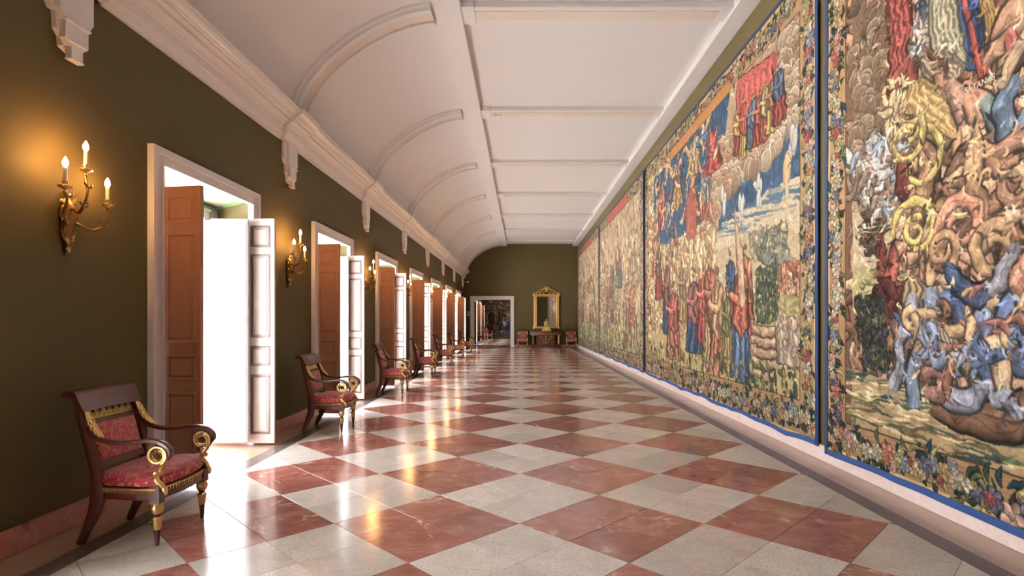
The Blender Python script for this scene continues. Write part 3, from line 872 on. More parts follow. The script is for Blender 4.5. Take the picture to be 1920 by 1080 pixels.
# ================================================================== console table, mirror, clock on the back wall
ct = empty('console_table', (1.30, Y_BACK - .03, 0)); tag(ct, 'dark bow-fronted console table with gilt columns under the mirror', 'table')
def bow(w, d, b, n=12):
    return [(-w, 0), (-w, -d)] + [(-w + 2*w*i/n, -d - b*(1 - (2*i/n - 1)**2)) for i in range(1, n)] + [(w, -d), (w, 0)]
MB().prism(bow(.88, .44, .14), .835, .87).build('table_top', M['marbletop'], ct, bevel=.006)
ap = MB().prism(bow(.84, .41, .13), .66, .835).build('apron', M['mahog'], ct, bevel=.004)
g = MB()
for z in (.665, .735, .825):
    g.sweep([Vector((p[0], p[1], z)) for p in bow(.845, .415, .13)[1:-1]], .008, .006, (0, 0, 1), 6)
g.build('gilt_moulding', M['gilt'], ap, smooth=True)
for x in (-.68, .68):
    c = MB().box(x - .10, x + .10, -.47, -.27, .05, .14).box(x - .085, x + .085, -.455, -.285, .14, .18)
    MBc = c.build('plinth_block', M['mahog'], ct, bevel=.006)
    MB().lathe([(.065, .18), (.07, .20), (.05, .23), (.062, .30), (.058, .36), (.038, .42), (.052, .47), (.075, .52), (.06, .56), (.04, .58), (.045, .60), (.085, .64), (.09, .66)], (x, -.37, 0), 14).build('gilt_column', M['giltw'], ct, smooth=True)
    MB().box(x - .05, x + .05, -.12, -.02, .05, .66).build('rear_leg', M['mahog'], ct, bevel=.004)
MB().prism(bow(.84, .38, .08), 0, .055).build('base_plinth', M['mahog'], ct, bevel=.006)
MB().box(-.50, .50, -.30, -.05, .055, .66).build('centre_panel', M['mahog'], ct, bevel=.004)
g = MB()
for s in (-1, 1):
    for (cx, cz, rr0, st) in ((.20, .52, .085, 0.0), (.12, .30, .065, 2.0), (.33, .56, .05, 1.0)):
        P_ = [(s*(cx + rr0*(1 - t_*.11)*math.cos(st + t_)), -.315, cz + rr0*(1 - t_*.11)*math.sin(st + t_)) for t_ in np.linspace(0, 7, 20)]
        g.sweep(P_, .014, .010, (0, 1, 0), 6)
    P_ = smoothpts([(0, -.315, .38), (s*.10, -.32, .44), (s*.22, -.315, .40), (s*.30, -.315, .46)], 4); g.sweep(P_, .018, .010, (0, 1, 0), 6)
for (z, rd) in ((.56, .045), (.42, .035), (.24, .04)): g.ball((0, -.315, z), rd, .02, rd*1.3, 10, 6)
g.build('gilt_mount', M['giltw'], ct, smooth=True)

mr = empty('wall_mirror', (1.345, Y_BACK - .02, 1.0)); tag(mr, 'tall gilt-framed mirror with carved crest on the green back wall', 'mirror')
W2, H2 = .69, 1.86
f = MB()
for (x0, x1, z0, z1) in ((-W2, -W2 + .17, .0, H2), (W2 - .17, W2, .0, H2), (-W2 + .17, W2 - .17, 0, .12), (-W2 + .17, W2 - .17, H2 - .14, H2)):
    f.box(x0, x1, -.05, .018, z0, z1)
fo = f.build('mirror_frame', M['giltw'], mr, bevel=.015)
f = MB()
for (x0, x1, z0, z1) in ((-W2 + .03, -W2 + .07, .0, H2), (-W2 + .12, -W2 + .16, .1, H2 - .1), (W2 - .07, W2 - .03, .0, H2), (W2 - .16, W2 - .12, .1, H2 - .1), (-W2 + .1, W2 - .1, .02, .05), (-W2 + .1, W2 - .1, .085, .115), (-W2 + .1, W2 - .1, H2 - .05, H2 - .01)):
    f.box(x0, x1, -.075, -.045, z0, z1)
for x in (-W2 + .02, W2 - .02):
    for z, rd in ((.05, .085), (H2 - .06, .09), (H2 + .02, .07)): f.ball((x, -.05, z), rd*.8, .04, rd, 10, 6)
f.build('frame_moulding', M['gilt'], fo, smooth=False, bevel=.008)
MB().box(-W2 + .16, W2 - .16, -.02, -.012, .11, H2 - .13).build('mirror_glass', M['mirror'], mr)
g = MB()                                       # openwork crest
P_ = smoothpts([(-W2, -.04, H2), (-.48, -.05, H2 + .13), (-.22, -.05, H2 + .27), (0, -.05, H2 + .34), (.22, -.05, H2 + .27), (.48, -.05, H2 + .13), (W2, -.04, H2)], 5)
g.sweep(P_, .028, .026, (0, 1, 0), 8)
for s in (-1, 1):
    for (cx, cz, r0, st) in ((.12, .20, .085, 0), (.27, .13, .085, 1.5), (.42, .075, .062, .5), (.55, .05, .045, 2.5), (.16, .06, .05, 3.0), (.34, .04, .04, 2)):
        Q = [(s*(cx + r0*(1 - t_*.11)*math.cos(st + t_)), -.05, H2 + cz + r0*(1 - t_*.11)*math.sin(st + t_)) for t_ in np.linspace(0, 6.5, 18)]
        g.sweep(Q, .018, .016, (0, 1, 0), 6)
g.ball((0, -.07, H2 + .30), .09, .05, .085, 12, 6); g.ball((0, -.06, H2 + .16), .055, .05, .09, 10, 6)
for s in (-1, 1):
    Q = smoothpts([(0, -.06, H2 + .36), (s*.08, -.06, H2 + .40), (s*.15, -.055, H2 + .33), (s*.20, -.05, H2 + .26)], 4); g.sweep(Q, lerp_list([.03, .03, .02, .01], len(Q)), .02, (0, 1, 0), 6)
g.build('carved_crest', M['giltw'], mr, smooth=True)

ck = empty('mantel_clock', (1.33, Y_BACK - .27, .87)); tag(ck, 'gilt figural mantel clock standing on the console table before the mirror', 'clock')
b = MB()
rr = []
for (w, d_, z) in ((.25, .12, 0), (.25, .12, .05), (.23, .105, .055), (.22, .10, .09), (.185, .085, .20), (.175, .08, .215), (.19, .09, .22), (.19, .09, .245)):
    rr.append([(-w, -d_, z), (w, -d_, z), (w, d_, z), (-w, d_, z)])
b.rings(rr); bo = b.build('clock_base', M['giltw'], ck)
MB().lathe([(.001, 0), (.055, 0), (.058, .01), (.001, .012)], (0, 0, 0), 18).build('clock_dial', M['candle'], ck)
dl = [o for o in bpy.data.objects if o.name.startswith('clock_dial')][0]; dl.location = (0, -.098, .13); dl.rotation_euler = (R(90), 0, 0)
s_ = MB()                                      # seated draped figure
def chain(P_, ra): 
    Q = smoothpts(P_, 4); s_.sweep(Q, lerp_list(ra, len(Q)), lerp_list(ra, len(Q)), (0, 1, 0), 9)
chain([(0, .02, .25), (0, .02, .32), (.0, .015, .42), (.005, .01, .50), (.005, .0, .535)], [.085, .08, .062, .072, .025])
s_.ball((.008, -.01, .585), .036, .04, .045, 10, 7)
s_.ball((.008, .012, .598), .038, .038, .040, 10, 6)
for sg in (-1, 1):
    chain([(sg*.04, 0, .30), (sg*.06, -.08, .33), (sg*.075, -.10, .28), (sg*.08, -.09, .245)], [.05, .05, .04, .03])
chain([(-.06, .01, .50), (-.11, -.01, .43), (-.09, -.06, .37)], [.03, .022, .016])
chain([(.065, .01, .50), (.12, -.01, .45), (.15, -.02, .37), (.13, -.03, .30)], [.03, .022, .018, .014])
chain([(.11, .0, .25), (.13, .0, .30), (.12, .0, .34)], [.06, .045, .02])
s_.build('clock_figure', M['giltw'], ck, smooth=True)

# ================================================================== tapestries
def tapestry_material():
    t = NT('woven_tapestry')
    at = t.n('Attribute', attribute_name='weave')
    p = t.pos('world')
    rib = t.noise(t.mapping(p, (1, 60, 6)), 3, 3, .6)
    fine = t.noise(t.mapping(p, (1, 1, 1)), 130, 3, .7)
    fade = t.noise(t.mapping(p, (1, 1, .35)), 1.7, 4)
    k = t.math('MULTIPLY_ADD', rib, .42, .79)
    k = t.math('MULTIPLY', k, t.math('MULTIPLY_ADD', fine, .50, .75))
    k = t.math('MULTIPLY', k, t.math('MULTIPLY_ADD', fade, .24, .88))
    hs = t.n('HueSaturation'); t.put(hs.inputs['Color'], at.outputs['Color']); t.put(hs.inputs['Value'], k); hs.inputs['Saturation'].default_value = .86
    t.bump(t.math('ADD', rib, fine), .002, .5)
    return t.out(hs.outputs[0], .92, Specular_IOR_Level=.15)
M['tap'] = tapestry_material()
M['selv'] = simple('blue_selvedge', S((44, 76, 134)), .9)
M['selvd'] = simple('navy_selvedge', S((24, 38, 74)), .9)
M['selvm'] = simple('dark_blue_selvedge', S((30, 50, 92)), .9)
M['letter'] = simple('pale_thread', S((214, 204, 178)), .9)

XT = 2.998
KP = XT*FPX
def pw(x, y):
    """a spot on the tapestry wall read off the photograph -> (distance down the gallery, height)"""
    Y = KP/(x - VX); return (Y, EYE + (VY - y)*Y/FPX)
def pws(L): return [pw(*p) for p in L]

class Canvas:
    def __init__(s, y0, y1, z0, z1, res=.008, base=(190, 168, 130)):
        s.y0, s.y1, s.z0, s.z1, s.res = y0, y1, z0, z1, res
        s.W = int((y1-y0)/res); s.H = int((z1-z0)/res)
        s.A = np.empty((s.H, s.W, 3), np.float32); s.A[:] = base
        s.n1 = s.vnoise(.30); s.n2 = s.vnoise(.07)
    def vnoise(s, cell):
        h, w = int((s.z1-s.z0)/cell)+3, int((s.y1-s.y0)/cell)+3
        g = rng.random((h, w)).astype(np.float32)
        zz = np.arange(s.H)*s.res/cell; yy = np.arange(s.W)*s.res/cell
        i, j = zz.astype(int), yy.astype(int); fz, fy = zz-i, yy-j
        fz = fz*fz*(3-2*fz); fy = fy*fy*(3-2*fy)
        a = g[i][:, j]; b = g[i][:, j+1]; c = g[i+1][:, j]; d = g[i+1][:, j+1]
        return (a*(1-fy)+b*fy)*(1-fz)[:, None] + (c*(1-fy)+d*fy)*fz[:, None]
    def win(s, ya, yb, za, zb):
        j0, j1 = max(0, int((ya-s.y0)/s.res)), min(s.W, int((yb-s.y0)/s.res)+2)
        i0, i1 = max(0, int((za-s.z0)/s.res)), min(s.H, int((zb-s.z0)/s.res)+2)
        if j1 <= j0 or i1 <= i0: return None
        Y = s.y0 + (np.arange(j0, j1)+.5)*s.res; Z = s.z0 + (np.arange(i0, i1)+.5)*s.res
        return (slice(i0, i1), slice(j0, j1)), Y[None, :], Z[:, None]
    def ell(s, cy, cz, a, b, rot, col, shade=0.0, outline=None):
        r = max(a, b)*1.25; w = s.win(cy-r, cy+r, cz-r, cz+r)
        if w is None: return
        sl, Y, Z = w; c_, s_ = math.cos(rot), math.sin(rot)
        u = ((Y-cy)*c_ + (Z-cz)*s_)/a; v = (-(Y-cy)*s_ + (Z-cz)*c_)/b
        d = u*u + v*v; A = s.A[sl]
        if outline is not None: A[d < 1.32] = outline
        m = d < 1
        if shade: 
            f = 1 + shade*np.clip(v*.8 - u*.3, -1, 1); A[m] = np.minimum(np.array(col)[None, None]*f[..., None], 245)[m]
        else: A[m] = col
    def inside(s, P, Y, Z):
        Y, Z = np.broadcast_arrays(Y, Z); ins = np.zeros(Y.shape, bool); n = len(P)
        for k in range(n):
            y0, z0 = P[k]; y1, z1 = P[(k+1) % n]
            if z0 == z1: continue
            c = ((z0 > Z) != (z1 > Z)) & (Y < (y1-y0)*(Z-z0)/(z1-z0) + y0); ins ^= c
        return ins
    def poly(s, P, col, col2=None, ang=None, per=.10, rag=.0, outline=None, warp=3.0):
        ys = [p[0] for p in P]; zs = [p[1] for p in P]; w = s.win(min(ys)-.05, max(ys)+.05, min(zs)-.05, max(zs)+.05)
        if w is None: return
        sl, Y, Z = w; n2 = s.n2[sl]; n1 = s.n1[sl]
        Yw = Y + (n2-.5)*rag; Zw = Z + (n1-.5)*rag
        if outline is not None:
            cy, cz = sum(ys)/len(ys), sum(zs)/len(zs); g = .014
            P2 = [(p[0] + math.copysign(g, p[0]-cy), p[1] + math.copysign(g, p[1]-cz)) for p in P]
            s.A[sl][s.inside(P2, Yw, Zw)] = outline
        m = s.inside(P, Yw, Zw); A = s.A[sl]
        c1 = np.array(col, np.float32)
        if col2 is None: A[m] = c1*(.92 + .16*n2[..., None])[m]; return
        c2 = np.array(col2, np.float32)
        q = (Y*math.cos(ang) + Z*math.sin(ang))/per + n1*warp*1.3 + n2*.8
        f = np.clip(.5 + .34*np.sin(q*2*math.pi) + .9*(n2 - .5) + .2*np.sin(q*5.1*math.pi + 9*n2), 0, 1)[..., None]
        A[m] = (c1*(1-f) + c2*f)[m]
    def lobes(s, P, n, size, pal, asp=(1.4, 2.4), ang=None, jit=.6, dark=.62, shade=.22):
        n = int(n*1.9); size = size*.66
        ys = [p[0] for p in P]; zs = [p[1] for p in P]
        a0, a1, b0, b1 = min(ys), max(ys), min(zs), max(zs)
        Yr = rng.uniform(a0, a1, n*3); Zr = rng.uniform(b0, b1, n*3)
        ok = s.inside(P, Yr, Zr); Yr, Zr = Yr[ok][:n], Zr[ok][:n]
        for y, z in zip(Yr, Zr):
            c = np.array(pal[rng.integers(len(pal))], float)*rng.uniform(.88, 1.10)
            b = size*rng.uniform(.55, 1.3); a = b*rng.uniform(*asp)
            th = (ang if ang is not None else rng.uniform(0, math.pi)) + rng.normal(0, jit)
            s.ell(y, z, a, b, th, c, shade, c*dark)
            if b > .03: s.ell(y - .2*b, z + .25*b, a*.55, b*.35, th, np.minimum(c*1.22 + 12, 245))
    def drape(s, P, col, N=5, sway=.6, edge=.45, dk=.50):
        """cloth hanging in folds: the folds run down the length of the outline and spread with it"""
        ys = [p[0] for p in P]; zs = [p[1] for p in P]; w = s.win(min(ys)-.06, max(ys)+.06, min(zs)-.06, max(zs)+.06)
        if w is None: return
        sl, Y, Z = w; n1, n2 = s.n1[sl], s.n2[sl]; A = s.A[sl]
        m = s.inside(P, Y + (n2-.5)*.04, Z + (n2.T[:1, :1] if False else n2-.5)*.03)
        if not m.any(): return
        o = m.copy(); g = 2
        for dy in (-g, g): o |= np.roll(m, dy, 0) | np.roll(m, dy, 1)
        A[o & ~m] = np.array(col, np.float32)*.36
        W = m.shape[1]; idx = np.arange(W)[None, :]
        lo = np.where(m, idx, W).min(1)[:, None]; hi = np.where(m, idx, -1).max(1)[:, None]
        u = (idx - lo)/np.maximum(hi - lo, 1)
        ph = rng.uniform(0, 6)
        q = 2*math.pi*N*u + sway*2.2*np.sin(Z*3.2 + ph) + 4.0*(n1 - .5) + 2.4*(n2 - .5) + ph
        f = .5 + .5*np.sin(q) ; f2 = .5 + .5*np.sin(2.3*q + 4*n2)
        sh = dk + (1.12 - dk)*(f**1.2*.78 + f2*.22)
        sh = sh*(1 - edge*np.abs(2*u - 1)**4); hl = np.clip(f - .86, 0, 1)*3.2
        A[m] = np.minimum(np.array(col, np.float32)*sh[..., None] + 26*hl[..., None], 240)[m]
    def ribbon(s, pts, w, col, dk=.46, rib=0.0, out=True, nsm=6):
        """a rounded, shaded band along a curve"""
        Q = [np.array((v.x, v.y)) for v in smoothpts([(p[0], p[1], 0) for p in pts], nsm)]
        L = [0.0]
        for a, b in zip(Q[:-1], Q[1:]): L.append(L[-1] + float(np.hypot(*(b-a))))
        w = w if isinstance(w, (list, tuple)) else [w, w]
        st = max(s.res*1.2, min(w)*.22 + .003); n = max(3, int(L[-1]/st)); col = np.array(col, np.float32)
        T = np.linspace(0, L[-1], n); X = np.interp(T, L, [q[0] for q in Q]); Zz = np.interp(T, L, [q[1] for q in Q]); Wd = np.interp(T/L[-1], np.linspace(0, 1, len(w)), w)
        dx, dz = np.gradient(X), np.gradient(Zz); nn = np.hypot(dx, dz) + 1e-9; dx, dz = dx/nn, dz/nn
        for k in range(n):
            r = Wd[k]; ww = s.win(X[k]-r*1.3, X[k]+r*1.3, Zz[k]-r*1.3, Zz[k]+r*1.3)
            if ww is None: continue
            sl, Y, Z = ww; a = (Y-X[k])*dx[k] + (Z-Zz[k])*dz[k]; b = (-(Y-X[k])*dz[k] + (Z-Zz[k])*dx[k])/r
            if dx[k] < 0: b = -b
            end = k < 1 or k > n-2
            m = (np.abs(a) < st*1.15) & (np.abs(b) < 1.22) if not end else (a*a/(r*r) + b*b < 1)
            e = (np.abs(b) > 1)
            f = dk + (1.12-dk)*np.sqrt(np.clip(1 - (b - .30)**2/1.72, 0, 1)) + rib*math.sin(T[k]/(r*.55))
            f = f*(.80 + .40*s.n2[sl])
            if r > .03:                       # creases wandering along the band
                f = f*(1 - .30*(np.abs(b - .42*math.sin(T[k]/r*.8 + X[0]*9)) < .075))*(1 - .22*(np.abs(b + .30 - .35*math.sin(T[k]/r*1.3 + 2)) < .06))*(1 + .16*(np.abs(b - .12 - .4*math.sin(T[k]/r*.8 + X[0]*9)) < .06))
            C = np.minimum(col*f[..., None] + 20*np.clip(1 - np.abs(b-.42)*4, 0, 1)[..., None], 240)
            if out: C = np.where(e[..., None], col*.36, C)
            else: m = m & ~e
            s.A[sl][m] = C[m]
    def scarves(s, P, n, w, pal, length=(5, 9), ang=None, rib=.06):
        """tangle of short curling bands"""
        ys = [p[0] for p in P]; zs = [p[1] for p in P]
        Yr = rng.uniform(min(ys), max(ys), n*3); Zr = rng.uniform(min(zs), max(zs), n*3)
        ok = s.inside(P, Yr, Zr); Yr, Zr = Yr[ok][:n], Zr[ok][:n]
        for y, z in zip(Yr, Zr):
            ww = w*rng.uniform(.5, 1.3); Ln = ww*rng.uniform(*length); a = rng.uniform(0, 6.28) if ang is None else ang + rng.normal(0, .4); cv = rng.normal(0, .55)
            pt = [(y, z)]
            for k in range(5):
                a += cv; y += Ln/5*math.cos(a); z += Ln/5*math.sin(a); pt.append((y, z))
            c = np.array(pal[rng.integers(len(pal))], float)*rng.uniform(.85, 1.1)
            s.ribbon(pt, [ww*.5, ww, ww*.9, ww*.25], c, .36, rib, True, 3)
    def detail(s, P, n, w, lo=.68, hi=1.28, ang=None):
        """fine strokes in the colours already there: creases, hair, feathering"""
        ys = [p[0] for p in P]; zs = [p[1] for p in P]
        Yr = rng.uniform(min(ys), max(ys), n*2); Zr = rng.uniform(min(zs), max(zs), n*2)
        ok = s.inside(P, Yr, Zr); Yr, Zr = Yr[ok][:n], Zr[ok][:n]
        for y, z in zip(Yr, Zr):
            i = min(s.H-1, max(0, int((z-s.z0)/s.res))); j = min(s.W-1, max(0, int((y-s.y0)/s.res)))
            c = s.A[i, j]*rng.uniform(lo, hi); ww = w*rng.uniform(.5, 1.4); L = ww*rng.uniform(4, 10)
            a = rng.uniform(0, 6.28) if ang is None else ang + rng.normal(0, .3); cv = rng.normal(0, .7); pt = [(y, z)]
            for k in range(3):
                y += L/3*math.cos(a); z += L/3*math.sin(a); a += cv; pt.append((y, z))
            s.ribbon(pt, [ww*.4, ww, ww*.3], np.minimum(c, 225), .75, 0, False, 2)
    def puffs(s, P, n, size, pal):
        """billowing cloud, puff over puff from the top down, each with a pale rim"""
        ys = [p[0] for p in P]; zs = [p[1] for p in P]
        Yr = rng.uniform(min(ys), max(ys), n*3); Zr = rng.uniform(min(zs), max(zs), n*3)
        ok = s.inside(P, Yr, Zr); pts = sorted(zip(Yr[ok][:n], Zr[ok][:n]), key=lambda t: -t[1])
        for y, z in pts:
            r = size*rng.uniform(.6, 1.3); w = s.win(y-r*1.2, y+r*1.2, z-r*1.2, z+r*1.2)
            if w is None: continue
            sl, Y, Z = w; d = np.sqrt(((Y-y)/r)**2 + ((Z-z)/(r*.85))**2); v = (Z-z)/r; c = np.array(pal[rng.integers(len(pal))], float)
            f = .80 + .16*v + .26*np.clip(1 - np.abs(d-.90)*9, 0, 1)*(v > -.35)
            A = s.A[sl]; A[(d < 1.07)] = c*.55; m = d < 1; A[m] = np.minimum(c*f[..., None], 240)[m]
    def flower(s, y, z, r, c):
        c = np.array(c, float)*.80 + np.array((176, 146, 110))*.18; n = int(rng.integers(5, 8)); t0 = rng.uniform(0, 6)
        for k in range(n):
            a = t0 + 2*math.pi*k/n
            s.ell(y + r*.58*math.cos(a), z + r*.58*math.sin(a), r*.50, r*.37, a, c*rng.uniform(.82, 1.08), .3, c*.40)
        s.ell(y, z, r*.27, r*.27, 0, c*.5 + 60, .3, c*.45)
    def leafs(s, y, z, r, n, pal):
        for k in range(n):
            a = rng.uniform(0, 6.28); d = rng.uniform(.5, 1.2)*r; c = np.array(pal[rng.integers(len(pal))], float)
            s.ell(y + d*math.cos(a), z + d*math.sin(a), r*.55, r*.17, a, c, .25, c*.4)
    def garland(s, y0, z0, y1, z1, wid, dens=9, sc=1.0, bright=1.0):
        L = math.hypot(y1-y0, z1-z0); dy, dz = (y1-y0)/L, (z1-z0)/L
        G = [(54, 70, 56), (96, 102, 62), (36, 60, 72), (124, 122, 78), (60, 56, 42), (44, 66, 60), (150, 146, 96)]
        F = [(206, 192, 160), (212, 200, 176), (200, 184, 130), (186, 160, 96), (190, 104, 90), (166, 58, 50), (206, 164, 150), (204, 128, 70), (150, 158, 174), (196, 176, 116), (206, 196, 172), (110, 112, 140)]
        def at(t, q): return y0+dy*t - dz*q, z0+dz*t + dy*q
        t = 0.0
        while t < L:
            q = wid*.12*math.sin(t*5)
            for k in range(5):
                yy, zz = at(t + rng.normal(0, .05), q + rng.uniform(-.42, .42)*wid); a = rng.uniform(0, 6.28); ln = rng.uniform(.05, .10)*sc
                c = G[rng.integers(len(G))]
                s.ribbon([(yy, zz), (yy + ln*.5*math.cos(a), zz + ln*.5*math.sin(a)), (yy + ln*math.cos(a+.4), zz + ln*math.sin(a+.4))], [.006, .016*sc, .004], c, .5, 0, True, 2)
            t += .065
        t = 0.03
        while t < L:
            q = wid*.12*math.sin(t*5)
            r = rng.uniform(.030, .062)*sc; c = np.array(F[rng.integers(len(F))])*bright
            yy, zz = at(t, q + rng.normal(0, .11)*wid); s.flower(yy, zz, r, c)
            if rng.random() < .75:
                yy, zz = at(t + .03, q + rng.uniform(-.38, .38)*wid); s.flower(yy, zz, r*.55, np.array(F[rng.integers(len(F))])*bright)
            t += r*1.6
    def robed(s, y, z, h, wd, a, b, under=None, arm=1):
        """a plain draped figure, feet at z"""
        lean = rng.uniform(-.12, .12)*wd
        P = [(y-wd*.58, z), (y+wd*.1, z-.03), (y+wd*.52, z+.01), (y+wd*.40, z+h*.30), (y+wd*.30, z+h*.62), (y+wd*.26+lean, z+h*.82), (y+lean, z+h*.88), (y-wd*.28+lean, z+h*.82), (y-wd*.33, z+h*.55), (y-wd*.42, z+h*.25)]
        s.drape(P, a, rng.uniform(2.5, 4.5))
        Q = [(y-wd*.40, z+h*.40), (y-wd*.05, z+h*.33), (y+wd*.42, z+h*.44), (y+wd*.30+lean, z+h*.80), (y+lean, z+h*.88), (y-wd*.28+lean, z+h*.82)]
        s.drape(Q, b, rng.uniform(1.8, 3.2), 1.2)
        s.ribbon([(y-wd*.22, z+h*.76), (y-arm*wd*.05, z+h*.62), (y+arm*wd*.45, z+h*.66)], [h*.045, h*.04, h*.028], b)
        s.ell(y+arm*wd*.48, z+h*.665, h*.022, h*.016, 0, (196, 160, 128), .2, (90, 62, 44))
        s.ell(y+lean, z+h*.935, h*.040, h*.052, 0, (200, 166, 134), .2, (80, 54, 38))
        s.ell(y+lean+.012, z+h*.965, h*.045, h*.032, 0, (112, 78, 46), .3, (60, 40, 26))
    def scroll(s, y, z, r, c, w=.05, turns=1.3, t0=0.0, sg=1):
        n = int(40*turns)
        for ph, cc, ww in ((0, np.array(c)*.35, w*1.25), (1, np.array(c)*1.0, w), (2, np.minimum(np.array(c)*1.3, 240), w*.35)):
            for k in range(n):
                t = k/n; a = t0 + sg*turns*2*math.pi*t; q = r*(1-.72*t)
                s.ell(y+q*math.cos(a) - (ph == 2)*w*.25, z+q*math.sin(a) + (ph == 2)*w*.3, ww*(1-.45*t), ww*(1-.45*t), 0, cc)
    def age(s, tint=(176, 150, 112), k=.08, amp=.012):
        """slack weave: small shifts of the pattern, faded dyes, loose threads"""
        a = s.vnoise(.09) - .5; b = s.vnoise(.09) - .5
        ii, jj = np.meshgrid(np.arange(s.H), np.arange(s.W), indexing='ij')
        fi = np.clip(ii + a*amp*2/s.res, 0, s.H-1.001); fj = np.clip(jj + b*amp*2/s.res, 0, s.W-1.001)
        i = fi.astype(int); j = fj.astype(int); ti = (fi-i)[..., None]; tj = (fj-j)[..., None]
        A = (s.A[i, j]*(1-tj) + s.A[i, j+1]*tj)*(1-ti) + (s.A[i+1, j]*(1-tj) + s.A[i+1, j+1]*tj)*ti
        A = A*(1-k) + np.array(tint, np.float32)*k
        f = rng.random((s.H, s.W)).astype(np.float32); f = (f + np.roll(f, 1, 0) + np.roll(f, 2, 0))/3
        s.A = (A*(.93 + .14*f[..., None])*(.93 + .14*s.vnoise(.02)[..., None])).astype(np.float32)
    def border(s, wl_, wr, wt, wb, col=(186, 146, 96), dens=9, sc=1.0, bright=1.0):
        y0, y1, z0, z1 = s.y0, s.y1, s.z0, s.z1
        def band(a, b, c, d):
            s.poly([(a, c), (b, c), (b, d), (a, d)], col, tuple(v*.88 for v in col), 0 if (b-a) < (d-c) else math.pi/2, .035, .0, None, .3)
        for (a, b, c, d) in ((y0, y0+wr, z0, z1), (y1-wl_, y1, z0, z1), (y0, y1, z0, z0+wb), (y0, y1, z1-wt, z1)): band(a, b, c, d)
        e = .014; ln = (96, 70, 44); l2 = (214, 184, 132)
        for (a, b, c, d) in ((y0+wr-e, y0+wr, z0+wb, z1-wt), (y1-wl_, y1-wl_+e, z0+wb, z1-wt), (y0+wr, y1-wl_, z0+wb-e, z0+wb), (y0+wr, y1-wl_, z1-wt, z1-wt+e)):
            s.poly([(a, c), (b, c), (b, d), (a, d)], ln)
        for (a, b, c, d) in ((y0+.055, y0+.075, z0, z1), (y1-.075, y1-.055, z0, z1), (y0, y1, z0+.055, z0+.075), (y0, y1, z1-.075, z1-.055)):
            s.poly([(a, c), (b, c), (b, d), (a, d)], l2)
        s.garland(y0+wr*.52, z0+.1, y0+wr*.52, z1-.05, wr*.62, dens, sc, bright)
        s.garland(y1-wl_*.52, z0+.1, y1-wl_*.52, z1-.05, wl_*.62, dens, sc, bright)
        s.garland(y0+.1, z0+wb*.52, y1-.1, z0+wb*.52, wb*.68, dens*1.1, sc*1.15, bright)
        s.garland(y0+.1, z1-wt*.5, y1-.1, z1-wt*.5, wt*.75, dens, sc, bright*.95)

CREAMS = [(206, 184, 140), (186, 158, 116), (170, 140, 100), (214, 196, 158), (150, 120, 86)]
EARTH = [(150, 118, 88), (120, 90, 66), (176, 146, 112), (96, 70, 54), (188, 150, 124)]
PINKS = [(196, 150, 126), (176, 120, 100), (206, 170, 140), (150, 96, 78)]
BLUES = [(54, 84, 116), (88, 110, 140), (120, 134, 156), (38, 60, 92), (150, 152, 160)]
GREENS = [(86, 96, 62), (62, 78, 58), (120, 124, 80), (50, 66, 60), (140, 140, 96)]
CLOUD = [(176, 150, 124), (196, 172, 146), (156, 128, 104), (206, 186, 162)]

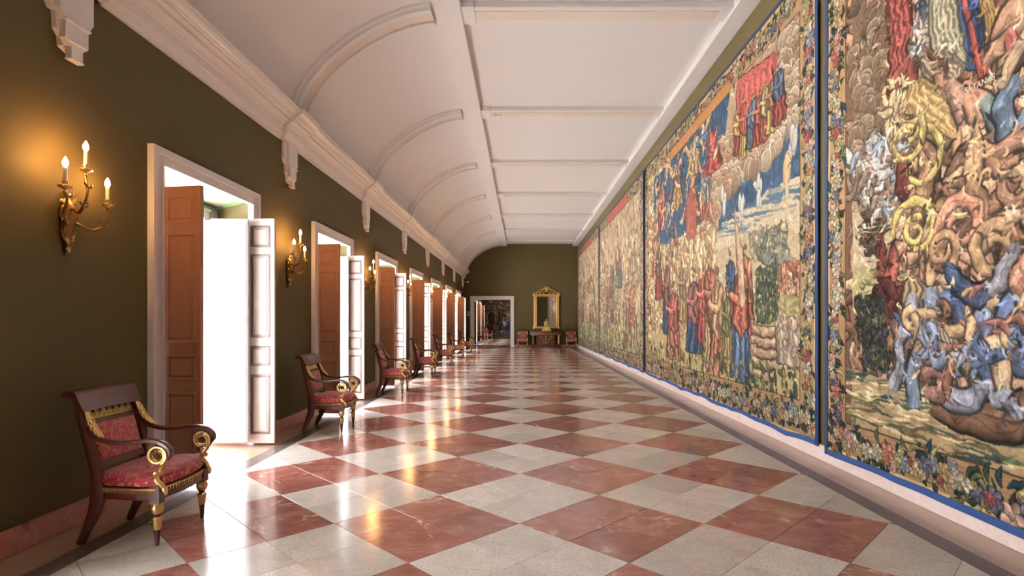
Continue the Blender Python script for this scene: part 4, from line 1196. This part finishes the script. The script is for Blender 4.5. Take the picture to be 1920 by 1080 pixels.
def paint_first():
    """plain stand-in for the great hanging nearest the camera: cloud, draperies, curling bands, a river bank"""
    c = Canvas(-2.6, 5.575, .105, 5.10, .005, (112, 84, 62))
    EX = [(150, 116, 84), (186, 152, 112), (128, 92, 68), (196, 168, 130), (166, 120, 96), (176, 144, 116), (104, 76, 60)]
    c.scarves([(-2.6, .4), (3.6, .4), (3.6, 5.1), (-2.6, 5.1)], 900, .065, EX + [(92, 104, 124), (120, 126, 134)])
    c.scarves(pws([(1598, -330), (1940, -700), (1940, 760), (1598, 700)]), 420, .055, EX)
    # brown cloud bank up the left side
    P = pws([(1598, -330), (1668, -330), (1668, 60), (1664, 150), (1690, 240), (1650, 300), (1598, 300)])
    c.poly(P, (118, 96, 74)); c.puffs(P, 150, .105, [(140, 116, 92), (124, 100, 78), (156, 132, 108)])
    # draperies at the top
    c.drape(pws([(1712, -130), (1745, -140), (1752, 60), (1728, 96), (1706, 80)]), (196, 160, 138), 5, 1.2)
    c.ribbon(pws([(1722, -40), (1732, 20), (1742, 90)]), [.02, .03, .02], (52, 58, 80)); c.scarves(pws([(1708, 20), (1745, 0), (1748, 100), (1712, 100)]), 26, .028, [(196, 170, 160), (90, 100, 120), (206, 190, 170)])
    c.drape(pws([(1668, -120), (1700, -140), (1712, 20), (1700, 110), (1684, 200), (1662, 176), (1668, 90), (1660, 0)]), (172, 72, 60), 4, 1.0)
    c.drape(pws([(1828, -200), (1862, -210), (1868, 100), (1846, 118), (1838, 20)]), (176, 140, 76), 4, .8)
    c.drape(pws([(1788, -230), (1826, -230), (1836, 60), (1830, 132), (1806, 128), (1790, 70), (1776, -20)]), (58, 84, 136), 5, .9)
    c.drape(pws([(1752, -230), (1792, -230), (1796, 20), (1812, 118), (1780, 110), (1744, 98), (1742, 20)]), (206, 196, 164), 6, .8)
    c.ribbon(pws([(1803, -60), (1815, 40), (1838, 152)]), [.022, .022, .02], (150, 58, 44))
    # pale torn cloth under them
    c.drape(pws([(1722, 84), (1740, 100), (1772, 92), (1812, 122), (1794, 150), (1756, 140), (1736, 150), (1724, 124)]), (186, 166, 140), 4, 2.2)
    c.ribbon(pws([(1742, 98), (1756, 112), (1750, 124), (1768, 118), (1776, 134)]), [.03, .02, .03, .02], (86, 56, 40))
    c.ribbon(pws([(1700, 120), (1682, 150), (1690, 176), (1708, 160), (1712, 128)]), [.05, .07, .07, .05], (120, 58, 40), .4, .1)
    # golden masses with soft folds
    c.drape(pws([(1704, 158), (1730, 146), (1790, 180), (1806, 196), (1800, 270), (1768, 250), (1728, 250), (1698, 240), (1692, 196)]), (206, 172, 106), 5, 1.6, .5, .62)
    c.drape(pws([(1702, 240), (1748, 250), (1752, 284), (1738, 330), (1712, 324), (1700, 280)]), (204, 166, 108), 4, 1.2, .6, .55)
    c.scarves(pws([(1664, 190), (1700, 180), (1702, 236), (1668, 236)]), 22, .035, [(196, 160, 110), (206, 180, 136)])
    c.ribbon(pws([(1782, 160), (1806, 200), (1810, 250), (1798, 290)]), [.05, .075, .07, .05], (166, 128, 108), .4, .08)
    c.ribbon(pws([(1818, 180), (1842, 220), (1836, 270), (1822, 300)]), [.06, .11, .10, .06], (186, 136, 104), .45, .04)
    c.ribbon(pws([(1806, 262), (1818, 300), (1850, 320), (1846, 380), (1832, 410)]), [.09, .12, .10, .09, .07], (206, 164, 124), .45, .10)
    c.ribbon(pws([(1846, 190), (1872, 220), (1880, 270), (1862, 320)]), [.05, .10, .11, .05], (132, 142, 140), .45, .05)
    c.ribbon(pws([(1900, 160), (1882, 190), (1886, 235), (1912, 250), (1928, 220)]), [.07, .08, .08, .08, .06], (90, 106, 124), .4, .10)
    c.ribbon(pws([(1930, 10), (1896, 40), (1868, 90), (1850, 116)]), [.12, .13, .09, .04], (156, 120, 92), .45, .08)
    c.ribbon(pws([(1890, 70), (1900, 110), (1890, 140)]), [.04, .05, .03], (176, 96, 80), .5)
    c.ribbon(pws([(1930, 60), (1905, 100), (1880, 150), (1850, 150)]), [.05, .05, .04, .02], (186, 156, 126), .5, .08)
    # pale group on bright ground at the left
    c.poly(pws([(1598, 392), (1690, 410), (1690, 500), (1598, 500)]), (196, 178, 146))
    c.poly(pws([(1598, 285), (1690, 300), (1700, 380), (1660, 400), (1598, 400)]), (150, 128, 108))
    c.scarves(pws([(1602, 285), (1692, 300), (1690, 385), (1602, 380)]), 60, .042, [(206, 202, 194), (196, 186, 172), (166, 140, 122), (140, 116, 100), (150, 160, 172)])
    c.scarves(pws([(1620, 405), (1652, 400), (1652, 470), (1622, 470)]), 46, .018, [(74, 58, 44), (96, 76, 56), (60, 48, 40)], (6, 10), 1.2)
    for k in range(40):
        x = rng.uniform(1615, 1688); yy, z = pw(x, rng.uniform(380, 500)); c.ell(yy, z, rng.uniform(.04, .12), .006, .05, [(150, 130, 104), (110, 100, 84), (214, 200, 172)][rng.integers(3)])
    c.ribbon(pws([(1695, 300), (1700, 350), (1740, 345), (1748, 318)]), [.06, .10, .09, .04], (112, 44, 36), .4, .14)
    c.ribbon(pws([(1720, 372), (1756, 356), (1800, 366), (1832, 330)]), [.05, .07, .075, .03], (84, 98, 122), .4, .12)
    c.scarves(pws([(1696, 380), (1925, 380), (1925, 560), (1690, 540)]), 120, .072, EX + [(196, 156, 124), (176, 130, 104)], (4, 8), None, .10)
    for (x, y, r, w, col, t0, sg) in ((1727, 300, .24, .030, (186, 166, 96), 1.0, 1), (1716, 432, .26, .032, (196, 172, 96), 0, 1), (1716, 436, .12, .028, (206, 182, 110), 2, -1), (1699, 262, .20, .030, (176, 154, 92), 2.5, 1),
                                      (1800, 420, .20, .042, (186, 130, 104), 0, 1), (1862, 470, .18, .042, (176, 142, 104), 2, -1), (1905, 330, .22, .05, (150, 112, 88), 1, 1), (1768, 470, .15, .034, (166, 128, 96), 4, -1)):
        yy, z = pw(x, y); n = 14
        c.ribbon([(yy + r*(1-.62*k/n)*math.cos(t0 + sg*k*.52), z + r*(1-.62*k/n)*math.sin(t0 + sg*k*.52)) for k in range(n)], [w*1.15, w, w*.55], col, .4, .06, True, 4)
    # meadow, dark bush, rust cloth
    c.poly(pws([(1598, 500), (1690, 500), (1690, 580), (1598, 580)]), (180, 166, 116))
    for k in range(60):
        x = rng.uniform(1615, 1690); yy, z = pw(x, rng.uniform(502, 575)); c.ell(yy, z, rng.uniform(.04, .12), rng.uniform(.008, .02), .05, [(110, 120, 76), (70, 96, 72), (200, 184, 136), (146, 142, 92)][rng.integers(4)])
    c.scarves(pws([(1650, 505), (1672, 510), (1690, 590), (1664, 640), (1656, 560)]), 26, .05, [(104, 42, 34), (76, 34, 30), (130, 64, 50)], (4, 7), 1.3)
    c.lobes(pws([(1602, 560), (1652, 555), (1668, 690), (1620, 690)]), 260, .030, [(54, 58, 46), (40, 46, 44), (76, 74, 56), (58, 62, 88), (96, 96, 74)], (1.1, 1.8), None, .6, .4, .35)
    c.poly(pws([(1598, 690), (1700, 720), (1800, 750), (1930, 770), (1930, 1000), (1598, 900)]), (176, 152, 108))
    for k in range(150):
        x, y = rng.uniform(1598, 1935), rng.uniform(0, 1); yy, z = pw(x, 696 + (x-1612)*.26 + y*(88 + (x-1612)*.14))
        cc = [(60, 84, 72), (84, 100, 70), (104, 86, 62), (196, 172, 126), (50, 70, 72), (150, 126, 88), (206, 186, 144)][rng.integers(7)]
        c.ribbon([(yy, z), (yy+rng.uniform(.05, .2), z+rng.uniform(-.02, .02)), (yy+rng.uniform(.2, .45), z+rng.uniform(-.03, .03))], [.004, rng.uniform(.008, .024), .004], cc, .8, 0, False, 3)
    c.ribbon(pws([(1935, 770), (1880, 790), (1800, 780), (1752, 770)]), [.12, .12, .10, .04], (112, 82, 62), .5)
    c.ribbon(pws([(1680, 610), (1690, 650), (1680, 700)]), [.06, .09, .05], (120, 92, 70), .5)
    # pale, golden and blue draperies crowding the foreground
    c.drape(pws([(1690, 530), (1720, 516), (1742, 540), (1738, 600), (1722, 660), (1702, 640), (1694, 590)]), (196, 164, 122), 4, 1.6, .6, .45)
    c.drape(pws([(1742, 540), (1790, 530), (1812, 600), (1800, 660), (1770, 640), (1750, 600)]), (190, 166, 132), 5, 1.4, .6, .5)
    B1, B2, B3 = (120, 134, 156), (88, 106, 142), (146, 150, 164)
    for pts, w, col in (([(1712, 566), (1704, 610), (1686, 640), (1688, 690), (1676, 722)], [.07, .08, .06, .055, .07], B3), ([(1748, 560), (1746, 610), (1724, 660), (1712, 700), (1712, 748)], [.08, .09, .07, .06, .08], B1),
                        ([(1772, 560), (1800, 570), (1812, 620), (1838, 680), (1862, 720)], [.05, .09, .10, .08, .04], B2), ([(1756, 650), (1762, 700), (1776, 740), (1810, 752), (1850, 720)], [.07, .07, .09, .08, .04], B3),
                        ([(1860, 560), (1848, 610), (1866, 640), (1884, 690)], [.07, .10, .09, .05], (120, 122, 150)), ([(1930, 560), (1900, 580), (1886, 630), (1912, 680), (1935, 690)], [.08, .11, .10, .10, .06], B2),
                        ([(1846, 652), (1868, 650), (1876, 700), (1884, 752)], [.05, .08, .07, .05], (196, 166, 130)), ([(1864, 750), (1890, 752), (1904, 778)], [.05, .075, .04], B3), ([(1780, 500), (1800, 540), (1842, 560), (1868, 540)], [.04, .07, .07, .03], (66, 86, 120)),
                        ([(1900, 470), (1880, 520), (1860, 540)], [.05, .08, .05], (140, 140, 150)), ([(1935, 480), (1915, 530), (1925, 570)], [.06, .09, .07], (166, 120, 96)), ([(1738, 700), (1752, 690), (1770, 706), (1764, 738), (1742, 736)], [.05, .07, .07, .07, .05], (150, 108, 96))):
        c.ribbon(pws(pts), w, col, .40, .10)
    c.drape(pws([(1752, 606), (1784, 610), (1812, 660), (1820, 700), (1796, 706), (1766, 660)]), (206, 190, 166), 5, 1.6, .6, .4)
    c.scarves(pws([(1700, 560), (1925, 540), (1925, 720), (1710, 700)]), 46, .034, [B1, B2, B3, (190, 160, 120), (150, 100, 86), (120, 84, 66)], (4, 8))
    c.detail(pws([(1598, -330), (1940, -700), (1940, 790), (1598, 720)]), 2400, .010)
    c.age((150, 122, 92), .10, .015)
    c.border(.34, .34, .36, .36, (176, 138, 92), 9, 1.3, 1.0)
    return c

def paint_second():
    c = Canvas(5.735, 13.74, .11, 5.10, .0065, (186, 162, 122))
    full = [(5.8, .2), (13.7, .2), (13.7, 5.1), (5.8, 5.1)]
    c.lobes(full, 1500, .085, CREAMS + [(170, 150, 112)], (1.6, 3.0), .3)
    c.scarves(full, 260, .075, CREAMS + [(170, 150, 112)], (4, 8), 1.4)
    # upper sky
    P = pws([(1226, 340), (1300, 250), (1372, 150), (1372, 320), (1350, 400), (1300, 430), (1226, 470)])
    c.poly(P, (36, 66, 96), (60, 92, 120), 1.45, .35, .1)
    P = pws([(1372, 330), (1420, 310), (1470, 260), (1516, 150), (1516, 330), (1450, 352), (1380, 430), (1345, 436), (1356, 380)])
    c.poly(P, (34, 62, 94), (62, 92, 122), 1.45, .40, .1)
    c.poly(pws([(1345, 436), (1380, 428), (1450, 350), (1516, 326), (1516, 440), (1440, 430), (1345, 480)]), (196, 180, 150), (214, 200, 172), 1.4, .2, .15)
    for k in range(70):
        x = rng.uniform(1345, 1514); yy, z = pw(x, 440 - (x-1345)*.62 + rng.uniform(-12, 26))
        c.ell(yy, z, rng.uniform(.15, .5), rng.uniform(.010, .03), .1, [(206, 190, 160), (74, 102, 128), (150, 150, 140)][rng.integers(3)])
    # cloud ring round a red canopy
    c.poly(pws([(1372, 130), (1460, 80), (1516, 20), (1516, 140), (1480, 250), (1430, 300), (1376, 330), (1360, 250)]), (160, 134, 110), (178, 152, 126), 1.2, .3)
    c.drape(pws([(1384, 150), (1468, 84), (1470, 190), (1440, 230), (1390, 260), (1380, 200)]), (182, 74, 60), 8, .2, .2, .8)
    c.puffs(pws([(1462, 60), (1516, 10), (1516, 150), (1476, 262), (1462, 190)]), 90, .13, CLOUD)
    c.puffs(pws([(1362, 250), (1380, 262), (1430, 240), (1476, 200), (1480, 256), (1430, 310), (1376, 345), (1360, 320)]), 120, .16, CLOUD)
    c.puffs(pws([(1318, 330), (1362, 250), (1374, 345), (1345, 400), (1330, 480), (1316, 470)]), 120, .15, CLOUD + [(170, 130, 96)])
    for (x, y0, y1, a, b) in ((1384, 285, 200, (150, 60, 48), (196, 150, 80)), (1396, 292, 178, (190, 164, 90), (186, 80, 60)), (1410, 272, 176, (92, 118, 140), (110, 130, 150)), (1424, 268, 168, (170, 66, 52), (190, 90, 70)), (1436, 256, 150, (176, 70, 56), (180, 160, 110)), (1449, 244, 132, (190, 166, 92), (170, 120, 80)), (1461, 226, 118, (150, 60, 52), (90, 104, 130))):
        yy, z0 = pw(x, y0); _, z1 = pw(x, y1); c.robed(yy, z0, z1 - z0, .42, a, b)
    # draped figures in the upper left, cloud columns
    for (x, y0, y1, w, a, b) in ((1335, 322, 235, .9, (176, 66, 56), (196, 92, 76)), (1300, 330, 250, .8, (196, 160, 104), (200, 172, 130)), (1296, 400, 320, .8, (176, 96, 66), (190, 140, 90)), (1270, 385, 290, .7, (186, 150, 90), (120, 104, 110)),
                                 (1240, 430, 345, .8, (150, 64, 54), (190, 120, 96)), (1228, 520, 400, .6, (170, 80, 64), (186, 120, 90)), (1318, 410, 330, .5, (150, 70, 60), (150, 150, 140)), (1262, 500, 420, .7, (170, 90, 64), (60, 84, 108))):
        yy, z0 = pw(x, y0); _, z1 = pw(x, y1); c.robed(yy, z0, z1 - z0, w, a, b)
    c.scarves(pws([(1226, 330), (1345, 220), (1345, 440), (1226, 470)]), 70, .06, PINKS + CREAMS + BLUES[:2])
    yy, z = pw(1296, 395); c.poly([(yy-.3, z-.5), (yy+.3, z-.5), (yy+.3, z+.15), (yy, z+.42), (yy-.3, z+.15)], (130, 60, 46), (160, 84, 62), .0, .14, 0, (70, 50, 40))
    for (x, y) in ((1355, 382), (1421, 362), (1487, 275), (1391, 395)):
        yy, z = pw(x, y)
        for q in range(5): c.ell(yy + rng.normal(0, .05), z + rng.uniform(-.14, .14), .05, .12, rng.normal(0, .3), (206, 204, 196), .15, (110, 116, 126))
    yy, z = pw(1476, 316); c.ell(yy, z, .09, .17, 0, (206, 176, 130), .1, (150, 110, 80)); c.poly([(yy-.035, z-.95), (yy+.035, z-.95), (yy+.03, z), (yy-.03, z)], (206, 180, 140))
    # hills, town and trees
    c.poly(pws([(1345, 480), (1400, 440), (1450, 425), (1516, 440), (1516, 520), (1345, 560)]), (176, 156, 124), (200, 182, 148), .6, .25, .1)
    c.poly(pws([(1410, 490), (1440, 440), (1470, 450), (1490, 490), (1450, 500)]), (98, 108, 104), (150, 150, 132), .6, .16, .1, (70, 70, 62))
    c.lobes(pws([(1406, 440), (1470, 420), (1476, 466), (1410, 480)]), 60, .06, [(96, 100, 84), (120, 120, 110), (176, 160, 130)])
    c.lobes(pws([(1226, 470), (1345, 440), (1345, 560), (1226, 560)]), 150, .09, CREAMS + [(150, 140, 104), (160, 110, 80)], (1.6, 3), 1.4)
    c.lobes(pws([(1458, 500), (1506, 490), (1506, 555), (1458, 548)]), 120, .05, [(150, 80, 64), (176, 120, 96), (190, 160, 130), (110, 60, 50)], (1.2, 2))
    c.poly(pws([(1458, 552), (1512, 556), (1512, 620), (1458, 600)]), (120, 124, 84), (190, 168, 118), 1.48, .10, .1)
    c.poly(pws([(1340, 540), (1460, 560), (1460, 640), (1340, 620)]), (140, 136, 92), (180, 160, 114), 1.4, .14, .1)
    c.poly(pws([(1218, 620), (1516, 700), (1516, 800), (1218, 700)]), (176, 154, 104), (196, 174, 124), 1.45, .14, .12)
    c.lobes(pws([(1416, 505), (1458, 498), (1458, 600), (1418, 604)]), 330, .042, GREENS[:4] + [(150, 144, 100), (70, 84, 90)], (1, 1.7), None, .6, .45)
    # draped standing figures across the foreground
    for (x, y0, y1, w, a, b) in ((1250, 625, 480, .8, (60, 84, 120), (120, 90, 90)), (1262, 672, 530, 1.1, (196, 120, 96), (170, 84, 70)), (1300, 660, 510, 1.0, (64, 88, 130), (150, 92, 84)), (1318, 640, 500, .7, (170, 66, 56), (190, 96, 76)),
                                 (1280, 600, 490, .6, (176, 146, 100), (150, 130, 100)), (1332, 690, 470, .8, (196, 166, 120), (150, 92, 70)), (1345, 706, 500, .8, (196, 112, 84), (186, 150, 110)), (1371, 610, 470, .55, (170, 50, 44), (60, 84, 120)), (1400, 640, 455, .55, (180, 96, 64), (190, 130, 90)),
                                 (1388, 712, 470, .80, (96, 122, 160), (180, 92, 66)), (1362, 680, 540, .45, (170, 150, 96), (130, 130, 90)), (1235, 560, 450, .7, (150, 60, 50), (120, 100, 80))):
        yy, z0 = pw(x, y0); _, z1 = pw(x, y1); c.robed(yy, z0, z1 - z0, w, a, b)
    c.ribbon(pws([(1378, 392), (1386, 470), (1392, 560)]), [.01, .10, .12], (176, 146, 116), .6)
    # round brown masonry and a pale rock
    c.poly(pws([(1413, 606), (1452, 612), (1456, 712), (1418, 700)]), (158, 132, 106))
    for q in range(5): c.ribbon(pws([(1412, 616 + q*20), (1432, 622 + q*21), (1454, 622 + q*21)]), [.05, .06, .05], (170, 142, 116), .5)
    c.drape(pws([(1452, 600), (1480, 592), (1504, 620), (1506, 690), (1456, 680)]), (186, 168, 148), 3, 1.8, .5, .7)
    c.lobes(pws([(1456, 596), (1496, 600), (1500, 660), (1460, 650)]), 40, .07, [(176, 156, 136), (150, 130, 112), (160, 150, 150)], (1.2, 2))
    c.lobes(pws([(1218, 640), (1516, 700), (1516, 770), (1218, 690)]), 160, .045, GREENS + [(190, 168, 110)], (1.5, 3), 1.2)
    c.detail(full, 1500, .014, .75, 1.2, 1.3)
    c.age((176, 150, 112), .12, .014)
    c.border(.42, .38, .36, .44, (176, 142, 98), 9, 1.35, .97)
    c.poly(pws([(1257, 284), (1368, 148), (1368, 171), (1257, 302)]), (166, 112, 40), (184, 130, 54), 0, .1, 0, (110, 80, 50), .3)
    return c

def paint_far(y0, y1, seed, tint=(1, 1, 1), sc=1.0):
    c = Canvas(y0, y1, .12, 5.10, .02, (176, 154, 120))
    L = y1 - y0
    P = [(y0, .3), (y1, .3), (y1, 5.0), (y0, 5.0)]
    pal = CREAMS + [(150, 134, 104), (176, 136, 112), (140, 130, 112), (120, 104, 86)]
    c.lobes(P, 500, .12*sc, pal, (1.4, 2.4), 1.4, .8, .8, .12)
    c.scarves(P, 420, .075, pal, (4, 8), 1.2)
    for k in range(34):
        y = rng.uniform(y0 + .6, y1 - .6); h = rng.uniform(.8, 1.5); z = rng.choice([.7, 1.3, 1.9, 2.6, 3.3]) + rng.uniform(-.2, .2)
        q = [((176, 110, 92), (190, 130, 104)), ((78, 98, 128), (150, 120, 100)), ((190, 164, 124), (176, 120, 90)), ((150, 66, 56), (180, 100, 80)), ((150, 140, 110), (90, 104, 110)), ((196, 176, 140), (176, 150, 120))][rng.integers(6)]
        c.robed(y, z, h, .7, q[0], q[1])
    c.lobes([(y0, 3.3), (y1, 3.3), (y1, 4.8), (y0, 4.8)], 130, .15, CLOUD + [(186, 160, 124)], (1, 2.0), 1.4, .6, .85, .12)
    c.lobes([(y0, .4), (y1, .4), (y1, 1.3), (y0, 1.3)], 260, .07, GREENS[:3] + [(176, 166, 116), (150, 146, 104), (186, 176, 130)], (1.4, 3), 1.4, .6, .7)
    c.age((176, 154, 120), .3, .03)
    c.border(.40, .40, .36, .42, (176, 150, 112), 6, 1.3, .98)
    c.poly([(y0 + L*.27, 4.78), (y0 + L*.74, 4.78), (y0 + L*.74, 5.02), (y0 + L*.27, 5.02)], (166, 66, 52), (178, 80, 62), 0, .3, 0, (130, 100, 70))
    return c

def fold(y, z, seed):
    a = .35 + .65*np.clip((4.9 - z)/4.9, 0, 1)
    return a*(.006*np.sin(y*5.3 + seed + .5*np.sin(z*.9 + seed)) + .004*np.sin(y*11.7 + 2.1*seed + z*.3)) + .0015*np.sin(z*7 + y*3)
def hem(y, seed, wave):
    return wave*(.5*np.abs(np.sin(y*1.55 + seed)) + .3*np.abs(np.sin(y*3.7 + 2*seed)))
def make_tapestry(c, cols, rows, label, seed, wave=.035, axis='wall', xoff=None, texts=()):
    ys = cols; n, m = len(ys), rows
    V = np.linspace(0, 1, m)
    Y, T = np.meshgrid(ys, V)
    zb = c.z0 + hem(Y, seed, wave); Z = zb + (c.z1 - zb)*T
    if axis == 'wall': co = np.stack([XT + fold(Y, Z, seed), Y, Z], -1)
    else: co = np.stack([Y, xoff + 0*Y - fold(Y, Z, seed), Z], -1)
    fi = np.clip((Z - c.z0)/c.res - .5, 0, c.H-1.001); fj = np.clip((Y - c.y0)/c.res - .5, 0, c.W-1.001)
    i = fi.astype(int); j = fj.astype(int); ti = (fi-i)[..., None]; tj = (fj-j)[..., None]
    col = (c.A[i, j]*(1-tj) + c.A[i, j+1]*tj)*(1-ti) + (c.A[i+1, j]*(1-tj) + c.A[i+1, j+1]*tj)*ti
    col = np.clip(col/255.0, 0, 1)
    lin = np.where(col <= .04045, col/12.92, ((col+.055)/1.055)**2.4)**1.18*TAP_GAIN
    me = bpy.data.meshes.new('tapestry')
    me.vertices.add(n*m); me.vertices.foreach_set('co', co.reshape(-1).astype(np.float32))
    r_, q_ = np.meshgrid(np.arange(m-1), np.arange(n-1), indexing='ij')
    a = (r_*n + q_).ravel(); f = np.stack([a, a+n, a+n+1, a+1], -1) if axis == 'wall' else np.stack([a, a+1, a+n+1, a+n], -1)
    me.loops.add(f.size); me.loops.foreach_set('vertex_index', f.ravel().astype(np.int32))
    me.polygons.add(len(f)); me.polygons.foreach_set('loop_start', (np.arange(len(f))*4).astype(np.int32))
    me.update(calc_edges=True)
    me.polygons.foreach_set('use_smooth', np.ones(len(f), bool))
    at = me.color_attributes.new('weave', 'FLOAT_COLOR', 'POINT')
    at.data.foreach_set('color', np.concatenate([lin.reshape(-1, 3), np.ones((n*m, 1))], 1).ravel().astype(np.float32))
    me.materials.append(M['tap'])
    o = bpy.data.objects.new('tapestry', me); COL.objects.link(o)
    tag(o, label, 'tapestry')
    # woven selvedge sewn round the edge, as a raised tape
    def P3(y, z, d):
        fx = float(fold(np.array(y), np.array(z), seed))
        return (XT + fx - d, y, z) if axis == 'wall' else (y, xoff - fx - d, z)
    y0, y1 = float(ys.min()), float(ys.max())
    q = MB(); rr = []
    for y in np.linspace(y0, y1, 160):
        zb_ = c.z0 + float(hem(np.array(y), seed, wave)); rr.append([P3(y, zb_ - .012, .006), P3(y, zb_ + .042, .006), P3(y, zb_ + .042, -.003), P3(y, zb_ - .012, -.003)])
    q.rings(rr); q.build('bottom_selvedge', M['selv'], o)
    for (ya, yb) in ((y0 - .006, y0 + .048), (y1 - .048, y1 + .006)):
        q = MB(); rr = []
        zb_ = c.z0 + float(hem(np.array(ya), seed, wave))
        for z in np.linspace(zb_ - .012, c.z1 + .004, 60): rr.append([P3(ya, z, .007), P3(yb, z, .007), P3(yb, z, -.003), P3(ya, z, -.003)])
        q.rings(rr); q.build('side_selvedge', M['selvm'] if ya < 6 else M['selvd'], o)
    q = MB(); rr = []
    for y in np.linspace(y0 - .006, y1 + .006, 120): rr.append([P3(y, c.z1 - .03, .008), P3(y, c.z1 + .012, .008), P3(y, c.z1 + .012, -.004), P3(y, c.z1 - .03, -.004)])
    q.rings(rr); q.build('top_selvedge', M['selvd'], o)
    for (s_, y, z, size, vertical, width) in texts:
        cu = bpy.data.curves.new('lettering', 'FONT'); cu.body = s_; cu.size = size; cu.extrude = .001; cu.align_x = 'LEFT'
        to = bpy.data.objects.new('lettering', cu); COL.objects.link(to); 
        rot = Matrix(((0, 0, -1), (-1, 0, 0), (0, 1, 0)))          # text x -> -y, text y -> +z, normal -> -x
        if vertical: rot = rot @ Matrix.Rotation(R(90), 3, 'Z')
        bpy.context.view_layer.update()
        me2 = bpy.data.meshes.new_from_object(to.evaluated_get(bpy.context.evaluated_depsgraph_get()))
        bpy.data.objects.remove(to); me2.materials.clear(); me2.materials.append(M['letter'])
        t2 = bpy.data.objects.new('lettering', me2); COL.objects.link(t2)
        sx = width/max(v.co.x for v in me2.vertices)
        t2.matrix_world = Matrix.Translation((XT - .023, y, z)) @ (rot @ Matrix.Diagonal((sx, 1, 1))).to_4x4()
        t2.parent = o
    return o
TAP_GAIN = .80
def inv_space(a, b, n): return 1/np.linspace(1/a, 1/b, n)
c1 = paint_first()
ys1 = np.concatenate([np.linspace(-2.6, 2.90, 150)[:-1], np.linspace(2.90, 5.575, 400)])
make_tapestry(c1, ys1, 740, 'huge woven tapestry nearest the camera, with flower border and blue hem', 1.0, .02,
              texts=(('SATANAS', 3.80, 2.92, .060, False, .24),))
c2 = paint_second()
make_tapestry(c2, inv_space(5.735, 13.74, 430), 520, 'second tapestry from the camera, blue sky and robed figures, gold strip on top', 2.3, .05,
              texts=(('T. II. P. G. go', 5.752, .24, .045, True, .42),))
c3 = paint_far(13.93, 21.78, 3)
make_tapestry(c3, inv_space(13.93, 21.78, 190), 300, 'third tapestry along the right wall, beige with a red strip on top', 3.7, .05)
c4 = paint_far(21.95, 30.1, 4)
make_tapestry(c4, inv_space(21.95, 30.1, 120), 240, 'farthest tapestry of the long wall, next to the back wall corner', 5.1, .05)

def paint_beyond():
    c = Canvas(-3.0, .6, .32, 3.7, .02, (110, 88, 70))
    c.lobes([(-3, .3), (.6, .3), (.6, 3.7), (-3, 3.7)], 900, .09, EARTH + [(90, 76, 64), (130, 110, 90)], (1.4, 3))
    for (x, z, h, w, a, b) in ((-2.4, .7, 1.6, .5, (120, 84, 60), (90, 70, 60)), (-2.0, .7, 1.9, .6, (150, 122, 86), (170, 140, 104)), (-1.6, 1.1, 1.4, .6, (150, 70, 76), (130, 84, 84)), (-1.25, .8, 1.1, .9, (70, 100, 140), (190, 190, 190)), (-1.1, 1.2, 1.1, .6, (180, 160, 140), (190, 170, 150)), (-.6, .8, 1.5, .7, (150, 130, 110), (120, 100, 90))):
        c.robed(x, z, h, w, a, b)
    c.ell(-1.25, 1.05, .42, .22, .5, (56, 86, 130), .4, (30, 40, 60)); c.ell(-1.35, 1.2, .13, .2, .3, (206, 210, 210), .2)
    c.age((90, 74, 60), .2, .05)
    return c
c5 = paint_beyond()
make_tapestry(c5, np.linspace(-3.0, .6, 150), 140, 'dark tapestry at the end of the far room, seen through the doorway', 1.7, .02, 'back', Y_FAR - .05)
